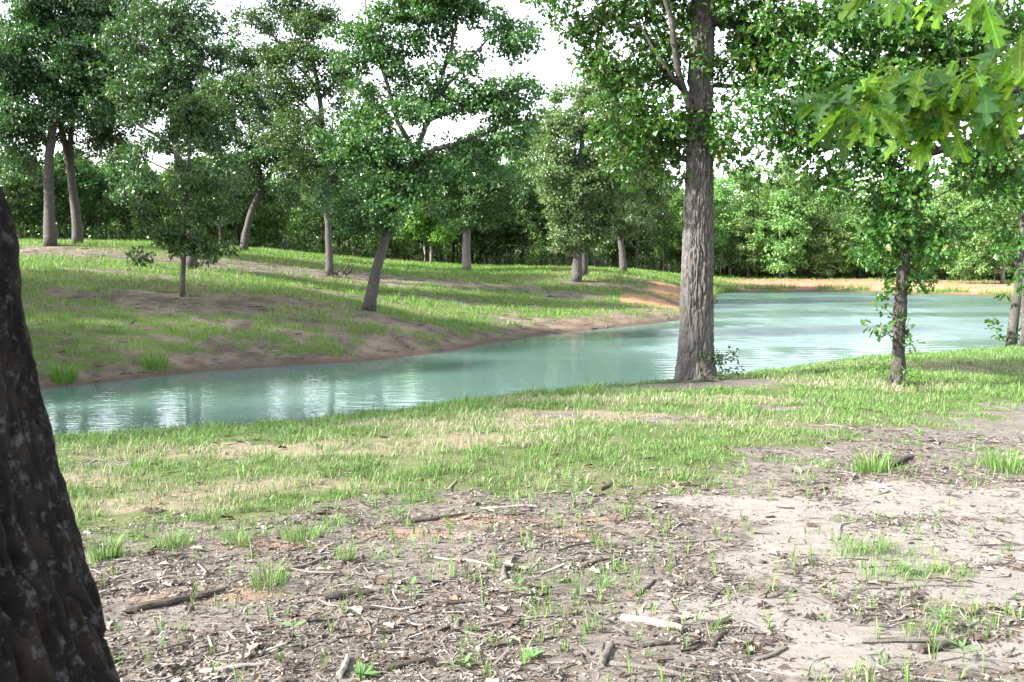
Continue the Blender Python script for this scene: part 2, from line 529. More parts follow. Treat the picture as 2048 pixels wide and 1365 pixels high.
gme = mesh_np('ground', np.stack([X, Y, Zm], -1).reshape(-1, 3), np.stack([i, i + 1, i + nx_ + 1, i + nx_], 1), True)
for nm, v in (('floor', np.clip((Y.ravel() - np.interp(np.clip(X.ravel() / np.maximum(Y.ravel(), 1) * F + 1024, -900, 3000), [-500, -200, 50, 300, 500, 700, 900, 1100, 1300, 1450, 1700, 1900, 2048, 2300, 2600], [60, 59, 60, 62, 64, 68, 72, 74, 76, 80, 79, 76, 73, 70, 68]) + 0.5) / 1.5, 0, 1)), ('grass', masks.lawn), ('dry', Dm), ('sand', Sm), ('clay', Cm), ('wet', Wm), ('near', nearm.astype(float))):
    attr(gme, nm, v)

m, nt, b = nmat('ground_soil')
co = nt.nodes.new('ShaderNodeTexCoord').outputs['Object']
n_big = noise(nt, 1.3, 5, 0.65, co); n_mid = noise(nt, 9, 6, 0.7, co, (1, 1.6, 1)); n_fine = noise(nt, 70, 5, 0.75, co, (0.55, 1.5, 1))
soil = mixc(nt, ramp(nt, n_mid, 0.35, 0.65), (0.095, 0.082, 0.070), (0.200, 0.177, 0.155))
soil = mixc(nt, ramp(nt, n_fine, 0.45, 0.70), soil, (0.24, 0.20, 0.165))
soil = mixc(nt, ramp(nt, n_fine, 0.42, 0.30), soil, (0.075, 0.058, 0.047))
farsoil = mixc(nt, ramp(nt, n_big, 0.35, 0.65), (0.070, 0.057, 0.044), (0.165, 0.137, 0.108))
farsoil = mixc(nt, ramp(nt, n_mid, 0.5, 0.7, 0, 0.6), farsoil, (0.12, 0.082, 0.060))
soil = mixc(nt, attrn(nt, 'near'), farsoil, soil)
sandc = mixc(nt, ramp(nt, n_mid, 0.3, 0.7), (0.20, 0.176, 0.156), (0.275, 0.248, 0.225))
sandc = mixc(nt, ramp(nt, n_fine, 0.60, 0.74, 0, 0.6), sandc, (0.20, 0.155, 0.125))
sfac = ramp(nt, math_n(nt, 'ADD', attrn(nt, 'sand'), math_n(nt, 'MULTIPLY_ADD', n_mid, 0.9, -0.45)), 0.25, 0.6)
soil = mixc(nt, sfac, soil, sandc)
clayc = mixc(nt, n_mid, (0.27, 0.125, 0.070), (0.42, 0.245, 0.155))
soil = mixc(nt, math_n(nt, 'MULTIPLY', attrn(nt, 'clay'), ramp(nt, n_mid, 0.25, 0.55, 0.35, 0.95)), soil, clayc)
thatch = mixc(nt, attrn(nt, 'dry'), mixc(nt, n_fine, (0.042, 0.078, 0.016), (0.112, 0.150, 0.040)), mixc(nt, n_fine, (0.13, 0.108, 0.065), (0.30, 0.255, 0.17)))
soil = mixc(nt, ramp(nt, math_n(nt, 'ADD', attrn(nt, 'grass'), math_n(nt, 'ADD', math_n(nt, 'MULTIPLY_ADD', n_mid, 2.0, -1.0), math_n(nt, 'MULTIPLY_ADD', noise(nt, 2.6, 4, 0.6, co, (0.7, 1.6, 1)), 2.4, -1.2))), 0.35, 0.65, 0, 0.85), soil, thatch)
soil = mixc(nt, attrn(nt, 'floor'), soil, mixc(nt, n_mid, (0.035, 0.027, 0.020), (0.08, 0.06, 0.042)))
soil = mixc(nt, attrn(nt, 'wet'), soil, (0.085, 0.062, 0.046))
nt.links.new(soil, b.inputs['Base Color'])
b.inputs['Roughness'].default_value = 0.95
b.inputs['Specular IOR Level'].default_value = 0.15
bump(nt, b, math_n(nt, 'ADD', n_fine, math_n(nt, 'MULTIPLY', n_mid, 0.8)), 0.8, 0.02)
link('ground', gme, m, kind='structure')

# ------------------------------------------------------------------ the pond
wx = np.concatenate([np.arange(-45, -13, 2.0), np.arange(-13, 34, 0.33), np.arange(34, 46, 2.0)])
wy = np.concatenate([np.arange(6, 16, 1.0), np.arange(16, 40, 0.085), np.arange(40, 69, 0.13), np.arange(69, 84, 1.5)])
WX, WY = np.meshgrid(wx, wy)
# the wind reaches the open water in gusts and leaves the sheltered arm nearly calm
wind = sstep(-2.0, 9.0, WX + (fbm(WX * 0.16, WY * 0.34, 201, 3) - 0.5) * 18)
wind = wind * (0.55 + 0.75 * sstep(0.3, 0.7, fbm(WX * 0.10 + 9, WY * 0.30, 205, 3)))
WZ = np.zeros_like(WX)
wr = np.random.default_rng(3)
for k in range(22):
    lam = 0.27 * 2.3 ** wr.random(); th = math.radians(80 + wr.normal() * 32); ph_ = wr.random() * 6.28
    WZ += 0.10 * lam / 6.28 / 3.0 * np.sin((WX * math.cos(th) + WY * math.sin(th)) * 6.283 / lam + ph_ + 5 * fbm(WX * 0.35, WY * 0.35, 300 + k, 2))
WZ *= wind * ((WX > -13) & (WX < 34) & (WY > 16) & (WY < 69))
i = (np.arange(len(wy) - 1)[:, None] * len(wx) + np.arange(len(wx) - 1)[None]).ravel(); k = len(wx)
wme = mesh_np('pond_water', np.stack([WX, WY, WATER + WZ], -1).reshape(-1, 3), np.stack([i, i + 1, i + k + 1, i + k], 1), True)
attr(wme, 'wind', wind.ravel())
m, nt, b = nmat('milky_pond_water')
co = nt.nodes.new('ShaderNodeTexCoord').outputs['Object']
cl = noise(nt, 0.12, 3, 0.5, co)
nt.links.new(mixc(nt, cl, (0.072, 0.126, 0.109), (0.086, 0.144, 0.127)), b.inputs['Base Color'])
b.inputs['IOR'].default_value = 1.333
b.inputs['Specular IOR Level'].default_value = 0.5
nt.links.new(math_n(nt, 'MULTIPLY_ADD', attrn(nt, 'wind'), 0.23, 0.025), b.inputs['Roughness'])
r1 = noise(nt, 4.5, 2, 0.5, co, (0.5, 1.6, 1))
bump(nt, b, r1, 1.0, 0.006)
link('pond_water', wme, m, kind='structure')

# ------------------------------------------------------------------ leaves and trees
def leaf_template(kind):
    """vertices (along, across, up) of a leaf one unit long and its triangles"""
    if kind == 'simple':
        v = [(0, 0, 0), (0.45, 0.36, 0.10), (1, 0, -0.06), (0.5, -0.36, 0.10)]
        return np.array(v), np.array([(0, 1, 2), (0, 2, 3)])
    if kind == 'narrow':
        v = [(0, 0, 0), (0.45, 0.14, 0.03), (1, 0, -0.10), (0.45, -0.14, 0.03)]
        return np.array(v), np.array([(0, 1, 2), (0, 2, 3)])
    if kind == 'lobed':
        side = [(0.18, 0.07), (0.42, 0.31), (0.52, 0.12), (0.80, 0.31)]
        v = [(0, 0, 0), (0.5, 0, -0.02), (1, 0, -0.12)]
        for sgn in (1, -1):
            v += [(a, sgn * c, 0.05 + 0.12 * c) for a, c in side]
        t = []
        for o, fl in ((3, False), (7, True)):
            l = [(0, 1, o), (o, 1, o + 1), (o + 1, 1, o + 2), (o + 2, 1, 2), (o + 2, 2, o + 3)]
            t += [(a, c, b_) if fl else (a, b_, c) for a, b_, c in l]
        return np.array(v), np.array(t)


def unit(v):
    return v / (np.linalg.norm(v, axis=-1, keepdims=True) + 1e-9)


def leaves_mesh(name, pos, axis_, nrm, length, kind, wid=1.0):
    tv, tt = leaf_template(kind)
    n = len(pos)
    a = unit(axis_); s = unit(np.cross(nrm, a)); u = np.cross(a, s)
    L = np.asarray(length)[:, None, None]
    curl = (rng.random((n, 1)) - 0.35) * 0.5
    up = tv[None, :, 2] - curl * tv[None, :, 0] ** 2
    v = pos[:, None, :] + L * (tv[None, :, 0, None] * a[:, None] + wid * tv[None, :, 1, None] * s[:, None] + up[..., None] * u[:, None])
    f = (np.arange(n) * len(tv))[:, None, None] + tt[None]
    return mesh_np(name, v.reshape(-1, 3), f.reshape(-1, 3), False)


def clump_leaves(cl, rad, per, size, flat=0.65, jit=0.35):
    """leaf positions round clump centres; leaves point outwards and droop a little"""
    k = np.repeat(np.arange(len(cl)), per)
    d = unit(rng.normal(size=(len(k), 3)))
    r = rng.random(len(k)) ** 0.45
    off = d * r[:, None] * np.asarray(rad)[k][:, None]
    off[:, 2] *= flat
    pos = cl[k] + off
    ax = unit(d * 0.8 + rng.normal(size=d.shape) * 0.6 + np.array([0, 0, -0.25]))
    nr = unit(rng.normal(size=d.shape) * 0.55 + d * 0.45 + np.array([0, 0, 0.75]))
    ln = size * (1 + jit * (rng.random(len(k)) - 0.5) * 2)
    return pos, ax, nr, ln


def resample(pts, step):
    pts = np.asarray(pts, float)
    d = np.concatenate([[0], np.cumsum(np.linalg.norm(np.diff(pts, axis=0), axis=1))])
    n = max(2, int(d[-1] / step) + 1)
    t = np.linspace(0, d[-1], n)
    # smooth through the points
    out = np.stack([np.interp(t, d, pts[:, c]) for c in range(pts.shape[1])], 1)
    for _ in range(2):
        out[1:-1] = 0.25 * out[:-2] + 0.5 * out[1:-1] + 0.25 * out[2:]
    return out


def grow(trunk, trunk_r, limbs, clumps, tip=0.008, step=0.45, wob=0.05, power=0.5, lean_pen=0.6):
    """wood of a tree: fixed trunk and limbs, and branches grown to every clump.  Returns chains of (points, radii)."""
    pos = []; par = []; fix = []; chains = []; plen = []; own = []; gid = []

    def chain(pts, r, parent):
        ids = []
        p = parent
        for q, rr in zip(pts, r):
            pos.append(q); par.append(p); fix.append(rr)
            plen.append(0 if p < 0 else plen[p] + np.linalg.norm(q - pos[p]))
            p = len(pos) - 1; ids.append(p)
        g_ = 0 if parent < 0 else (own[parent] if own[parent] else len(gid))
        gid.append(g_); own.extend([g_] * len(ids))
        return ids

    t = resample(np.column_stack([trunk, trunk_r]), step)
    t[1:, :3] += (rng.random((len(t) - 1, 3)) - 0.5) * np.array([wob, wob, 0]) * 1.0
    ids = chain(t[:, :3], t[:, 3], -1); chains.append(ids)
    for (lp, r0, r1) in limbs:
        lp = np.asarray(lp, float)
        d = np.linalg.norm(np.array(pos) - lp[0], axis=1); p = int(np.argmin(d))
        q = resample(lp, step * 0.7)
        q[1:] += (rng.random((len(q) - 1, 3)) - 0.5) * wob * 1.4
        r = np.linspace(min(r0, fix[p] * 0.85 if fix[p] > 0 else r0), r1, len(q))
        ids = chain(q, r, p); chains.append([p] + ids)
    A = np.array(pos)
    if len(clumps):
        d0 = np.min(np.linalg.norm(clumps[:, None, :] - A[None], axis=2), axis=1)
        for c in clumps[np.argsort(d0)]:
            A = np.array(pos); dv = c - A; dist = np.linalg.norm(dv, axis=1)
            cost = dist + 0.12 * np.array(plen) + lean_pen * np.clip(-dv[:, 2] + 0.25 * np.hypot(dv[:, 0], dv[:, 1]), 0, None)
            p = int(np.argmin(cost)); L = dist[p]
            if L < 0.12: continue
            k = max(2, int(L / step) + 1)
            s = np.linspace(0, 1, k + 1)[1:]
            a = A[p]; side = unit(np.cross(dv[p], rng.normal(size=3)))
            up = np.array([0, 0, 1.0])
            q = a + s[:, None] * dv[p] + (np.sin(s * np.pi) * L * 0.10)[:, None] * (side * (rng.random() - 0.3) * 1.3 + up * 0.5)
            q[:-1] += (rng.random((k - 1, 3)) - 0.5) * min(0.12, 0.12 * L)
            ids = chain(q, [-1] * k, p); chains.append([p] + ids)
    n = len(pos); load = np.zeros(n)
    kids = np.zeros(n, int)
    for j in range(n):
        if par[j] >= 0: kids[par[j]] += 1
    for j in range(n - 1, -1, -1):
        if kids[j] == 0: load[j] += 1
        if par[j] >= 0: load[par[j]] += load[j]
    r = tip * load ** power
    for j in range(n):
        if fix[j] > 0: r[j] = fix[j]
        elif par[j] >= 0: r[j] = min(r[j], r[par[j]] * 0.92)
    A = np.array(pos)
    out = []
    for ids in chains:
        pts = A[ids]; rr = r[ids].copy()
        if len(ids) > 1 and ids is not chains[0]:
            rr[0] = rr[1]
        out.append((pts, rr))
    grow.gid = gid
    return out


def wood_mesh(name, chains, sides0=12):
    mb = MB()
    for n, (pts, rr) in enumerate(chains):
        if len(pts) < 2: continue
        s = sides0 if n == 0 else (7 if rr.max() > 0.05 else (5 if rr.max() > 0.02 else 3))
        mb.tube(pts, rr, s, cap=(n == 0 or rr[-1] > 0.02), rough=0.05 if n == 0 else 0)
    return mb.mesh(name, True)


def crown_clumps(ells, d, spacing, depth=0.85, fill=0.5):
    """clump centres spread through ellipsoids given as picture ellipses d metres away"""
    out = []
    for e in ells:
        px, py, rx, ry = e[:4]; den = e[4] if len(e) > 4 else 1.0
        c = P(px, py, d); k = d / F
        R = np.array([rx * k, max(0.3, depth * 0.5 * (rx + ry) * k), ry * k])
        vol = 4.19 * R.prod()
        n = max(2, int(den * vol / spacing ** 3))
        m_ = max(2, int(n / 10))
        u = unit(rng.normal(size=(m_, 3))) * (rng.random((m_, 1)) ** 0.40)
        sub = (c + u * R)[rng.integers(m_, size=n)]
        off_ = rng.normal(size=(n, 3)) * spacing * np.array([1.05, 1.05, 0.55])
        out.append(sub + off_)
    return np.concatenate(out)


def thin(c, mind):
    keep = []
    grid = {}
    for p in c:
        k = tuple((p // mind).astype(int)); ok = True
        for a in (-1, 0, 1):
            for b_ in (-1, 0, 1):
                for e in (-1, 0, 1):
                    for q in grid.get((k[0] + a, k[1] + b_, k[2] + e), ()):
                        if (p - q) @ (p - q) < mind * mind: ok = False; break
                    if not ok: break
                if not ok: break
            if not ok: break
        if ok:
            grid.setdefault(k, []).append(p); keep.append(p)
    return np.array(keep)


def tree(name, label, d, trunk, w, limbs, ells, leaf, bark='bark', spacing=0.62, per=34, size=0.13, rad=0.42, kind='simple', group=None, base=None,
         tip=0.008, sides0=12, mind=0.38, cat='tree', extra=(), wid=1.0, trunk_mesh=None):
    """a tree from its trunk line and widths (picture pixels), its main limbs and the ellipses its foliage fills"""
    if base is None: base = at(*trunk[0])
    d = base[1] if d is None else d
    pts = np.array([P(a, b_, d) for a, b_ in trunk]); pts[0] = base
    pts[0, 2] -= 0.06
    lr = [(np.array([P(a, b_, d + (q[2] if len(q) > 2 else 0)) for q in L for a, b_ in [q[:2]]]), r0, r1) for L, r0, r1 in limbs]
    rr = np.array(w) * d / F / 2 * (0.88 if d > 25 else 1.0)
    spacing *= 0.70; mind *= 0.66; per = int(per * 1.95); size *= 1.06
    cl = crown_clumps(ells, d, spacing)
    cl = cl[cl[:, 2] > zt(cl[:, 0], cl[:, 1]) + 0.35]
    cl = thin(cl, mind)
    ex = np.array([P(a, b_, d - 0.15) for a, b_ in extra]).reshape(-1, 3)
    ch = grow(pts, rr, lr, np.concatenate([cl, ex]), tip=tip)
    root = link(name, None, label=label, cat=cat, group=group, loc=tuple(base))
    off = np.array(base)
    if trunk_mesh is not None:
        ch2 = ch[1:]
        tm = link('trunk', trunk_mesh(pts - off, rr), M[bark], root)
        for g_ in sorted(set(grow.gid[1:])):
            link('limb', wood_mesh('limb', [None] * 0 + [(p - off, r) for (p, r), q in zip(ch2, grow.gid[1:]) if q == g_], 7), M['bark'], root)
    else:
        link('trunk', wood_mesh('trunk', [(p - off, r) for p, r in ch], sides0), M[bark], root)
    tips = cl
    pos, ax, nr, ln = clump_leaves(tips, rad * (0.7 + 0.6 * rng.random(len(tips))), per, size)
    if len(ex):
        q = clump_leaves(ex, np.full(len(ex), 0.11), 14, size * 0.9)
        pos, ax, nr, ln = (np.concatenate(z_) for z_ in zip((pos, ax, nr, ln), q))
    if kind == 'lobed':
        el_ = (pos[:, 2] - CAMZ) / pos[:, 1]
        hi = el_ > 0.262                                       # far up the crown the leaves are coarser
        sub = np.nonzero(hi)[0][::3]
        link('crown', leaves_mesh('crown', (pos - off)[~hi], ax[~hi], nr[~hi], ln[~hi], kind, wid), M[leaf], root)
        if len(sub):
            link('crown', leaves_mesh('crown', (pos - off)[sub], ax[sub], nr[sub], ln[sub] * 1.9, 'simple'), M[leaf], root)
        return root
    link('crown', leaves_mesh('crown', pos - off, ax, nr, ln, kind, wid), M[leaf], root)
    return root


def dup(root, loc, rz, s, label=None, group=None):
    r = root.copy(); sc.collection.objects.link(r); r.location = loc; r.rotation_euler = (0, 0, rz); r.scale = s
    if label: r['label'] = label
    if group: r['group'] = group
    for ch in list(root.children):
        c = ch.copy(); sc.collection.objects.link(c); c.parent = r
    return r


# ---- oaks standing on the far slope
tree('oak_tree', 'straight oak with twin upright boughs at the far left of the slope', None,
     [(101, 492), (98, 400), (97, 330), (104, 260), (112, 200), (130, 120), (135, 20)], [30, 22, 20, 18, 14, 9, 5],
     [([(97, 300), (80, 250), (50, 200), (20, 170)], 0.09, 0.03), ([(112, 200), (160, 150), (210, 90)], 0.10, 0.03)],
     [(60, 230, 70, 55), (40, 120, 90, 80), (150, 130, 85, 80), (110, 30, 110, 60), (30, 310, 45, 45), (80, -60, 120, 40, .3), (190, 230, 50, 40), (100, 190, 60, 50)], 'leaf_teal')
tree('oak_tree', 'dark oak leaning left beside the straight oak at the far left', None,
     [(155, 488), (151, 420), (143, 350), (130, 290), (118, 240)], [26, 19, 17, 15, 9],
     [([(141, 330), (141, 270), (150, 210), (175, 130), (200, 40)], 0.15, 0.04), ([(150, 210), (210, 180), (260, 170)], 0.08, 0.03)],
     [(230, 110, 70, 75), (215, 20, 80, 55), (250, 210, 55, 45), (190, 280, 55, 40), (120, 260, 40, 30), (290, 40, 40, 50)], 'leaf_oak')
tree('oak_tree', 'tall full oak with a broad dome behind the thin young oak', None,
     [(383, 538), (380, 470), (373, 400), (358, 320), (345, 240), (338, 160), (330, 80)], [30, 22, 20, 18, 15, 11, 6],
     [([(355, 300), (310, 270), (260, 240), (235, 225)], 0.08, 0.025), ([(345, 240), (385, 190), (410, 130)], 0.09, 0.03), ([(340, 190), (300, 130), (280, 60)], 0.09, 0.03), ([(365, 350), (310, 330), (270, 310)], 0.05, 0.02)],
     [(350, 45, 75, 55), (320, 140, 95, 55), (412, 130, 38, 45), (285, 205, 55, 40), (345, 225, 85, 45), (265, 60, 45, 55), (300, 290, 50, 25, .7), (290, 390, 50, 45), (420, 400, 45, 50), (400, 290, 45, 45), (440, 350, 35, 40), (250, 300, 35, 25, .6)], 'leaf_teal')
tree('young_oak_tree', 'thin young oak with drooping narrow leaves, nearest on the far slope', None,
     [(365, 593), (366, 520), (370, 440), (374, 360), (381, 290), (389, 220), (392, 175)], [13, 11, 9, 7, 5, 4, 2],
     [([(370, 440), (340, 450), (315, 480)], 0.03, 0.01), ([(371, 430), (410, 440), (450, 490)], 0.03, 0.01)],
     [(391, 205, 36, 38), (398, 258, 36, 42, .8), (366, 300, 26, 32, .8), (394, 345, 34, 40, .7), (335, 440, 36, 34, .7), (415, 435, 42, 36, .7), (345, 492, 42, 20), (440, 500, 24, 22), (300, 492, 14, 10), (400, 500, 28, 16)], 'leaf_narrow', kind='narrow', size=0.17, per=46, rad=0.34, spacing=0.5, mind=0.3, wid=1.5)
tree('oak_tree', 'slender oak leaning right with forked limbs, before the dark wood', None,
     [(487, 503), (495, 445), (516, 392), (541, 348)], [20, 15, 14, 11],
     [([(541, 348), (570, 300), (592, 245), (600, 190)], 0.14, 0.04), ([(530, 365), (505, 300), (470, 280), (440, 280)], 0.12, 0.03), ([(505, 300), (495, 220), (480, 130)], 0.09, 0.03)],
     [(480, 110, 40, 42), (490, 190, 48, 55), (450, 290, 48, 36), (570, 300, 45, 38), (588, 370, 36, 36), (528, 240, 55, 45), (470, 350, 36, 28), (530, 310, 50, 30), (600, 320, 36, 40), (440, 220, 30, 50)], 'leaf_teal', spacing=0.62)
tree('oak_tree', 'tall straight oak with dead branches heaped at its foot', None,
     [(660, 553), (657, 480), (655, 400), (652, 320), (645, 250), (637, 180), (625, 110), (600, 40)], [20, 15, 14, 13, 12, 11, 8, 4],
     [([(645, 250), (600, 195), (560, 170)], 0.08, 0.03), ([(637, 180), (560, 90), (520, 40), (490, 30)], 0.08, 0.02), ([(640, 200), (680, 150), (700, 90)], 0.08, 0.025)],
     [(560, 40, 75, 48, .75), (500, 30, 36, 26, .6), (600, 110, 75, 45), (640, 60, 55, 55, .8), (560, 150, 45, 45, .8), (690, 170, 36, 60), (650, 260, 55, 45), (612, 330, 36, 36), (600, 205, 55, 45), (690, 320, 36, 36), (530, -30, 60, 30, .6), (640, 340, 50, 40), (590, 270, 50, 36), (670, 390, 30, 30), (700, 240, 30, 50)], 'leaf_narrow', size=0.12, bark='bark')
tree('oak_tree', 'wide spreading oak leaning out from the slope above the narrow water', None,
     [(738, 620), (745, 570), (760, 510), (775, 460), (795, 400), (815, 350), (835, 300)], [34, 24, 22, 21, 19, 18, 15],
     [([(815, 350), (850, 305), (900, 292), (960, 272), (1020, 245)], 0.13, 0.03), ([(835, 300), (858, 230), (880, 160), (905, 90), (920, 0), (925, -60)], 0.14, 0.04),
      ([(868, 200), (930, 130), (980, 70), (1030, 35)], 0.08, 0.02), ([(860, 240), (930, 215), (1000, 190), (1070, 165)], 0.08, 0.02), ([(830, 310), (790, 230), (770, 150), (740, 60), (730, 0)], 0.11, 0.03),
      ([(775, 460), (745, 430), (700, 410)], 0.05, 0.02)],
     [(1050, 165, 46, 34), (1000, 200, 50, 32), (1010, 75, 62, 36), (940, 40, 55, 45), (870, 30, 50, 45), (770, 50, 62, 55), (730, 130, 52, 55), (800, 160, 42, 42), (905, 140, 42, 34), (850, 220, 62, 36), (740, 230, 52, 45),
      (950, 270, 72, 34), (1035, 250, 40, 28), (720, 320, 52, 36), (800, 300, 45, 36), (705, 400, 45, 38), (740, 440, 52, 36), (790, 420, 45, 36), (690, 460, 28, 20), (850, 350, 46, 30), (960, 330, 46, 26), (820, -30, 130, 30), (850, 105, 50, 36, .8), (1005, 185, 50, 30, 1.3), (945, 205, 40, 28, 1.2), (770, 370, 60, 40), (820, 400, 40, 34), (760, 300, 60, 40), (690, 270, 40, 46), (660, 420, 26, 30), (780, 460, 36, 20), (870, 330, 60, 26)],
     'leaf_oak', bark='bark', spacing=0.56, per=40, rad=0.38, size=0.125)
tree('oak_tree', 'pale trunked oak standing alone just before the dark wood', None,
     [(932, 543), (934, 480), (938, 420), (942, 350), (945, 300)], [24, 15, 13, 11, 7], [],
     [(940, 300, 45, 45), (890, 370, 45, 38), (985, 370, 45, 42), (940, 415, 65, 24), (950, 340, 45, 36), (1010, 420, 30, 26)], 'leaf_narrow', bark='bark_pale', size=0.15, spacing=0.68)
tree('oak_tree', 'sunlit pale green oak full to the ground near the bend', None,
     [(1153, 563), (1156, 500), (1160, 420), (1162, 330), (1165, 230), (1168, 160)], [26, 19, 17, 14, 9, 4],
     [([(1160, 400), (1120, 300), (1090, 240)], 0.09, 0.03), ([(1162, 320), (1210, 260), (1250, 210)], 0.09, 0.03)],
     [(1180, 170, 65, 32, .8), (1232, 200, 52, 45, .8), (1130, 220, 45, 45), (1170, 280, 75, 45), (1150, 360, 65, 45), (1215, 370, 55, 45), (1130, 430, 36, 36), (1190, 440, 55, 45), (1160, 485, 55, 24), (1100, 260, 30, 30), (1110, 320, 40, 40), (1110, 390, 30, 40), (1230, 430, 30, 40), (1200, 145, 50, 20, .8)], 'leaf_pale', bark='bark', spacing=0.66, size=0.15)
tree('oak_tree', 'second oak close behind the sunlit pale green oak', None,
     [(1167, 552), (1169, 470), (1174, 380), (1190, 300), (1220, 240)], [20, 17, 14, 10, 6], [],
     [(1235, 300, 55, 45), (1262, 250, 36, 45, .8), (1250, 370, 40, 40), (1240, 450, 36, 40)], 'leaf_pale', size=0.15, spacing=0.7)
tree('oak_tree', 'brown trunked oak bowed left at the wood edge by the bend', None,
     [(1247, 544), (1244, 505), (1238, 460), (1235, 400), (1245, 340)], [19, 13, 12, 10, 6], [],
     [(1250, 350, 55, 45), (1300, 330, 45, 45), (1240, 415, 45, 30), (1290, 400, 40, 30)], 'leaf_wood', size=0.17, spacing=0.75)
tree('young_tree', 'cone shaped bright green sapling beside the big grey trunk', None,
     [(1340, 547), (1340, 480), (1340, 420), (1340, 385)], [8, 6, 4, 2], [],
     [(1340, 400, 20, 22), (1340, 440, 32, 28), (1340, 485, 40, 28)], 'leaf_bright', bark='bark_pale', size=0.15, spacing=0.6, per=40)
tree('young_tree', 'bright yellow green sapling on two thin stems before the dark wood', None,
     [(862, 530), (862, 480), (860, 430), (858, 400)], [6, 5, 4, 2], [([(849, 528), (849, 480), (856, 440)], 0.06, 0.03)],
     [(852, 425, 38, 34), (836, 460, 22, 16), (872, 465, 24, 18)], 'leaf_bright', bark='bark_pale', size=0.2, spacing=0.6, per=30)
tree('young_tree', 'slim dark stemmed sapling standing next to the pale trunked oak', None,
     [(961, 533), (961, 480), (960, 420), (965, 380)], [7, 6, 5, 2], [([(961, 480), (985, 465)], 0.02, 0.01)],
     [(965, 420, 30, 30), (1005, 440, 34, 24), (990, 470, 30, 12)], 'leaf_wood', size=0.16, spacing=0.7)
tree('oak_tree', 'pale grey trunked oak across the open water, middle of the far bank', None,
     [(1571, 556), (1572, 500), (1576, 440), (1578, 380), (1582, 320)], [12, 9, 8, 6, 4], [],
     [(1586, 335, 45, 28, .6), (1560, 400, 46, 36), (1605, 430, 46, 38), (1582, 478, 38, 28)], 'leaf_wood_pale', bark='bark_pale', size=0.18, spacing=0.8)
tree('young_tree', 'thin white forked sapling on the bank right of the big trunk', None,
     [(1461, 553), (1456, 510), (1448, 450), (1440, 400)], [6, 5, 4, 2], [([(1461, 550), (1464, 500), (1470, 450)], 0.08, 0.04)],
     [(1440, 370, 40, 36, .35), (1480, 350, 46, 46, .25), (1490, 420, 32, 30)], 'leaf_wood_pale', bark='bark_pale', size=0.17, spacing=0.8)
tree('oak_tree', 'sunny yellow green oak with a white trunk across the water', None,
     [(2005, 567), (2006, 500), (2008, 440), (2004, 380)], [10, 9, 7, 4], [],
     [(1950, 470, 52, 42), (1962, 400, 52, 44), (2010, 380, 46, 46), (1930, 525, 36, 26), (1985, 520, 22, 22)], 'leaf_wood_pale', bark='bark_pale', size=0.18, spacing=0.75)


# ---- the wood: trees of the edge one by one, the mass behind as one
def proto(h, r, lowest, leaf, bark, n, size, per, thinw=0.5, name='wood_tree', kind='simple'):
    trunk = np.array([(0, 0, -0.1), (rng.normal() * 0.1, rng.normal() * 0.1, h * 0.3), (rng.normal() * 0.2, rng.normal() * 0.2, h * 0.6), (rng.normal() * 0.3, rng.normal() * 0.3, h * 0.93)])
    t = rng.random(n)
    zz = lowest + (h - lowest) * t
    prof = np.sin(np.clip(t * 0.9 + 0.12, 0, 1) * np.pi) ** 0.7
    a = rng.random(n) * 2 * np.pi; q = np.sqrt(rng.random(n)) * r * prof * (0.75 + 0.5 * vnoise(a * 1.3, t * 4, int(h * 10)))
    cl = np.stack([np.cos(a) * q, np.sin(a) * q, zz], 1)
    ch = grow(trunk, np.array([0.15, 0.12, 0.09, 0.02]) * thinw * 2 * h / 10, [], cl, tip=0.009, step=0.6)
    root = link(name, None, cat='tree')
    link('trunk', wood_mesh('trunk', ch, 8), M[bark], root)
    pos, ax, nr, ln = clump_leaves(cl, 0.55 * (0.7 + 0.6 * rng.random(n)), per, size)
    link('crown', leaves_mesh('crown', pos, ax, nr, ln, kind), M[leaf], root)
    return root


protos = [proto(8.5, 2.3, 2.0, 'leaf_wood', 'bark', 150, 0.22, 48), proto(9.5, 2.6, 2.6, 'leaf_oak', 'bark', 170, 0.22, 48), proto(7.4, 2.2, 1.2, 'leaf_wood', 'bark_pale', 150, 0.22, 48),
          proto(8.8, 2.5, 1.0, 'leaf_wood_pale', 'bark', 160, 0.22, 48), proto(7.8, 2.4, 0.8, 'leaf_wood_pale', 'bark_pale', 150, 0.22, 48)]
saps = [proto(5.5, 1.1, 2.2, 'leaf_wood', 'bark_pale', 34, 0.2, 30, 0.25, 'sapling'), proto(4.5, 1.2, 1.0, 'leaf_wood_pale', 'bark', 36, 0.2, 30, 0.22, 'sapling'), proto(6.5, 1.0, 3.2, 'leaf_oak', 'bark_pale', 30, 0.2, 30, 0.28, 'sapling')]
used = set(); placed = []
edge_px = [-500, -200, 50, 300, 500, 700, 900, 1100, 1300, 1450, 1700, 1900, 2048, 2300, 2600]
edge_d = [60, 59, 60, 62, 64, 68, 72, 74, 76, 80, 79, 76, 73, 70, 68]


def put(lib, px, dd, s, label, group):
    d = np.interp(px, edge_px, edge_d) + dd
    x = (px - 1024) / F * d
    z = z1(x, d)
    k = rng.integers(len(lib)) if isinstance(lib, list) else 0
    src = lib[k]
    loc = (x, d, z - 0.05); rz = rng.random() * 6.28
    s = s * (wood_h(px) if lib is not saps else 0.5 + 0.5 * wood_h(px))
    sx = s ** 0.6 * (0.9 + 0.2 * rng.random()); sz = s * (0.9 + 0.25 * rng.random())
    placed.append([px, label, None])
    if id(src) not in used:
        used.add(id(src)); placed[-1][2] = src; src.location = loc; src.rotation_euler = (0, 0, rz); src.scale = (sx, sx, sz)
        src['label'] = label; src['group'] = group
        return src
    placed[-1][2] = dup(src, loc, rz, (sx, sx, sz), label, group)
    return placed[-1][2]


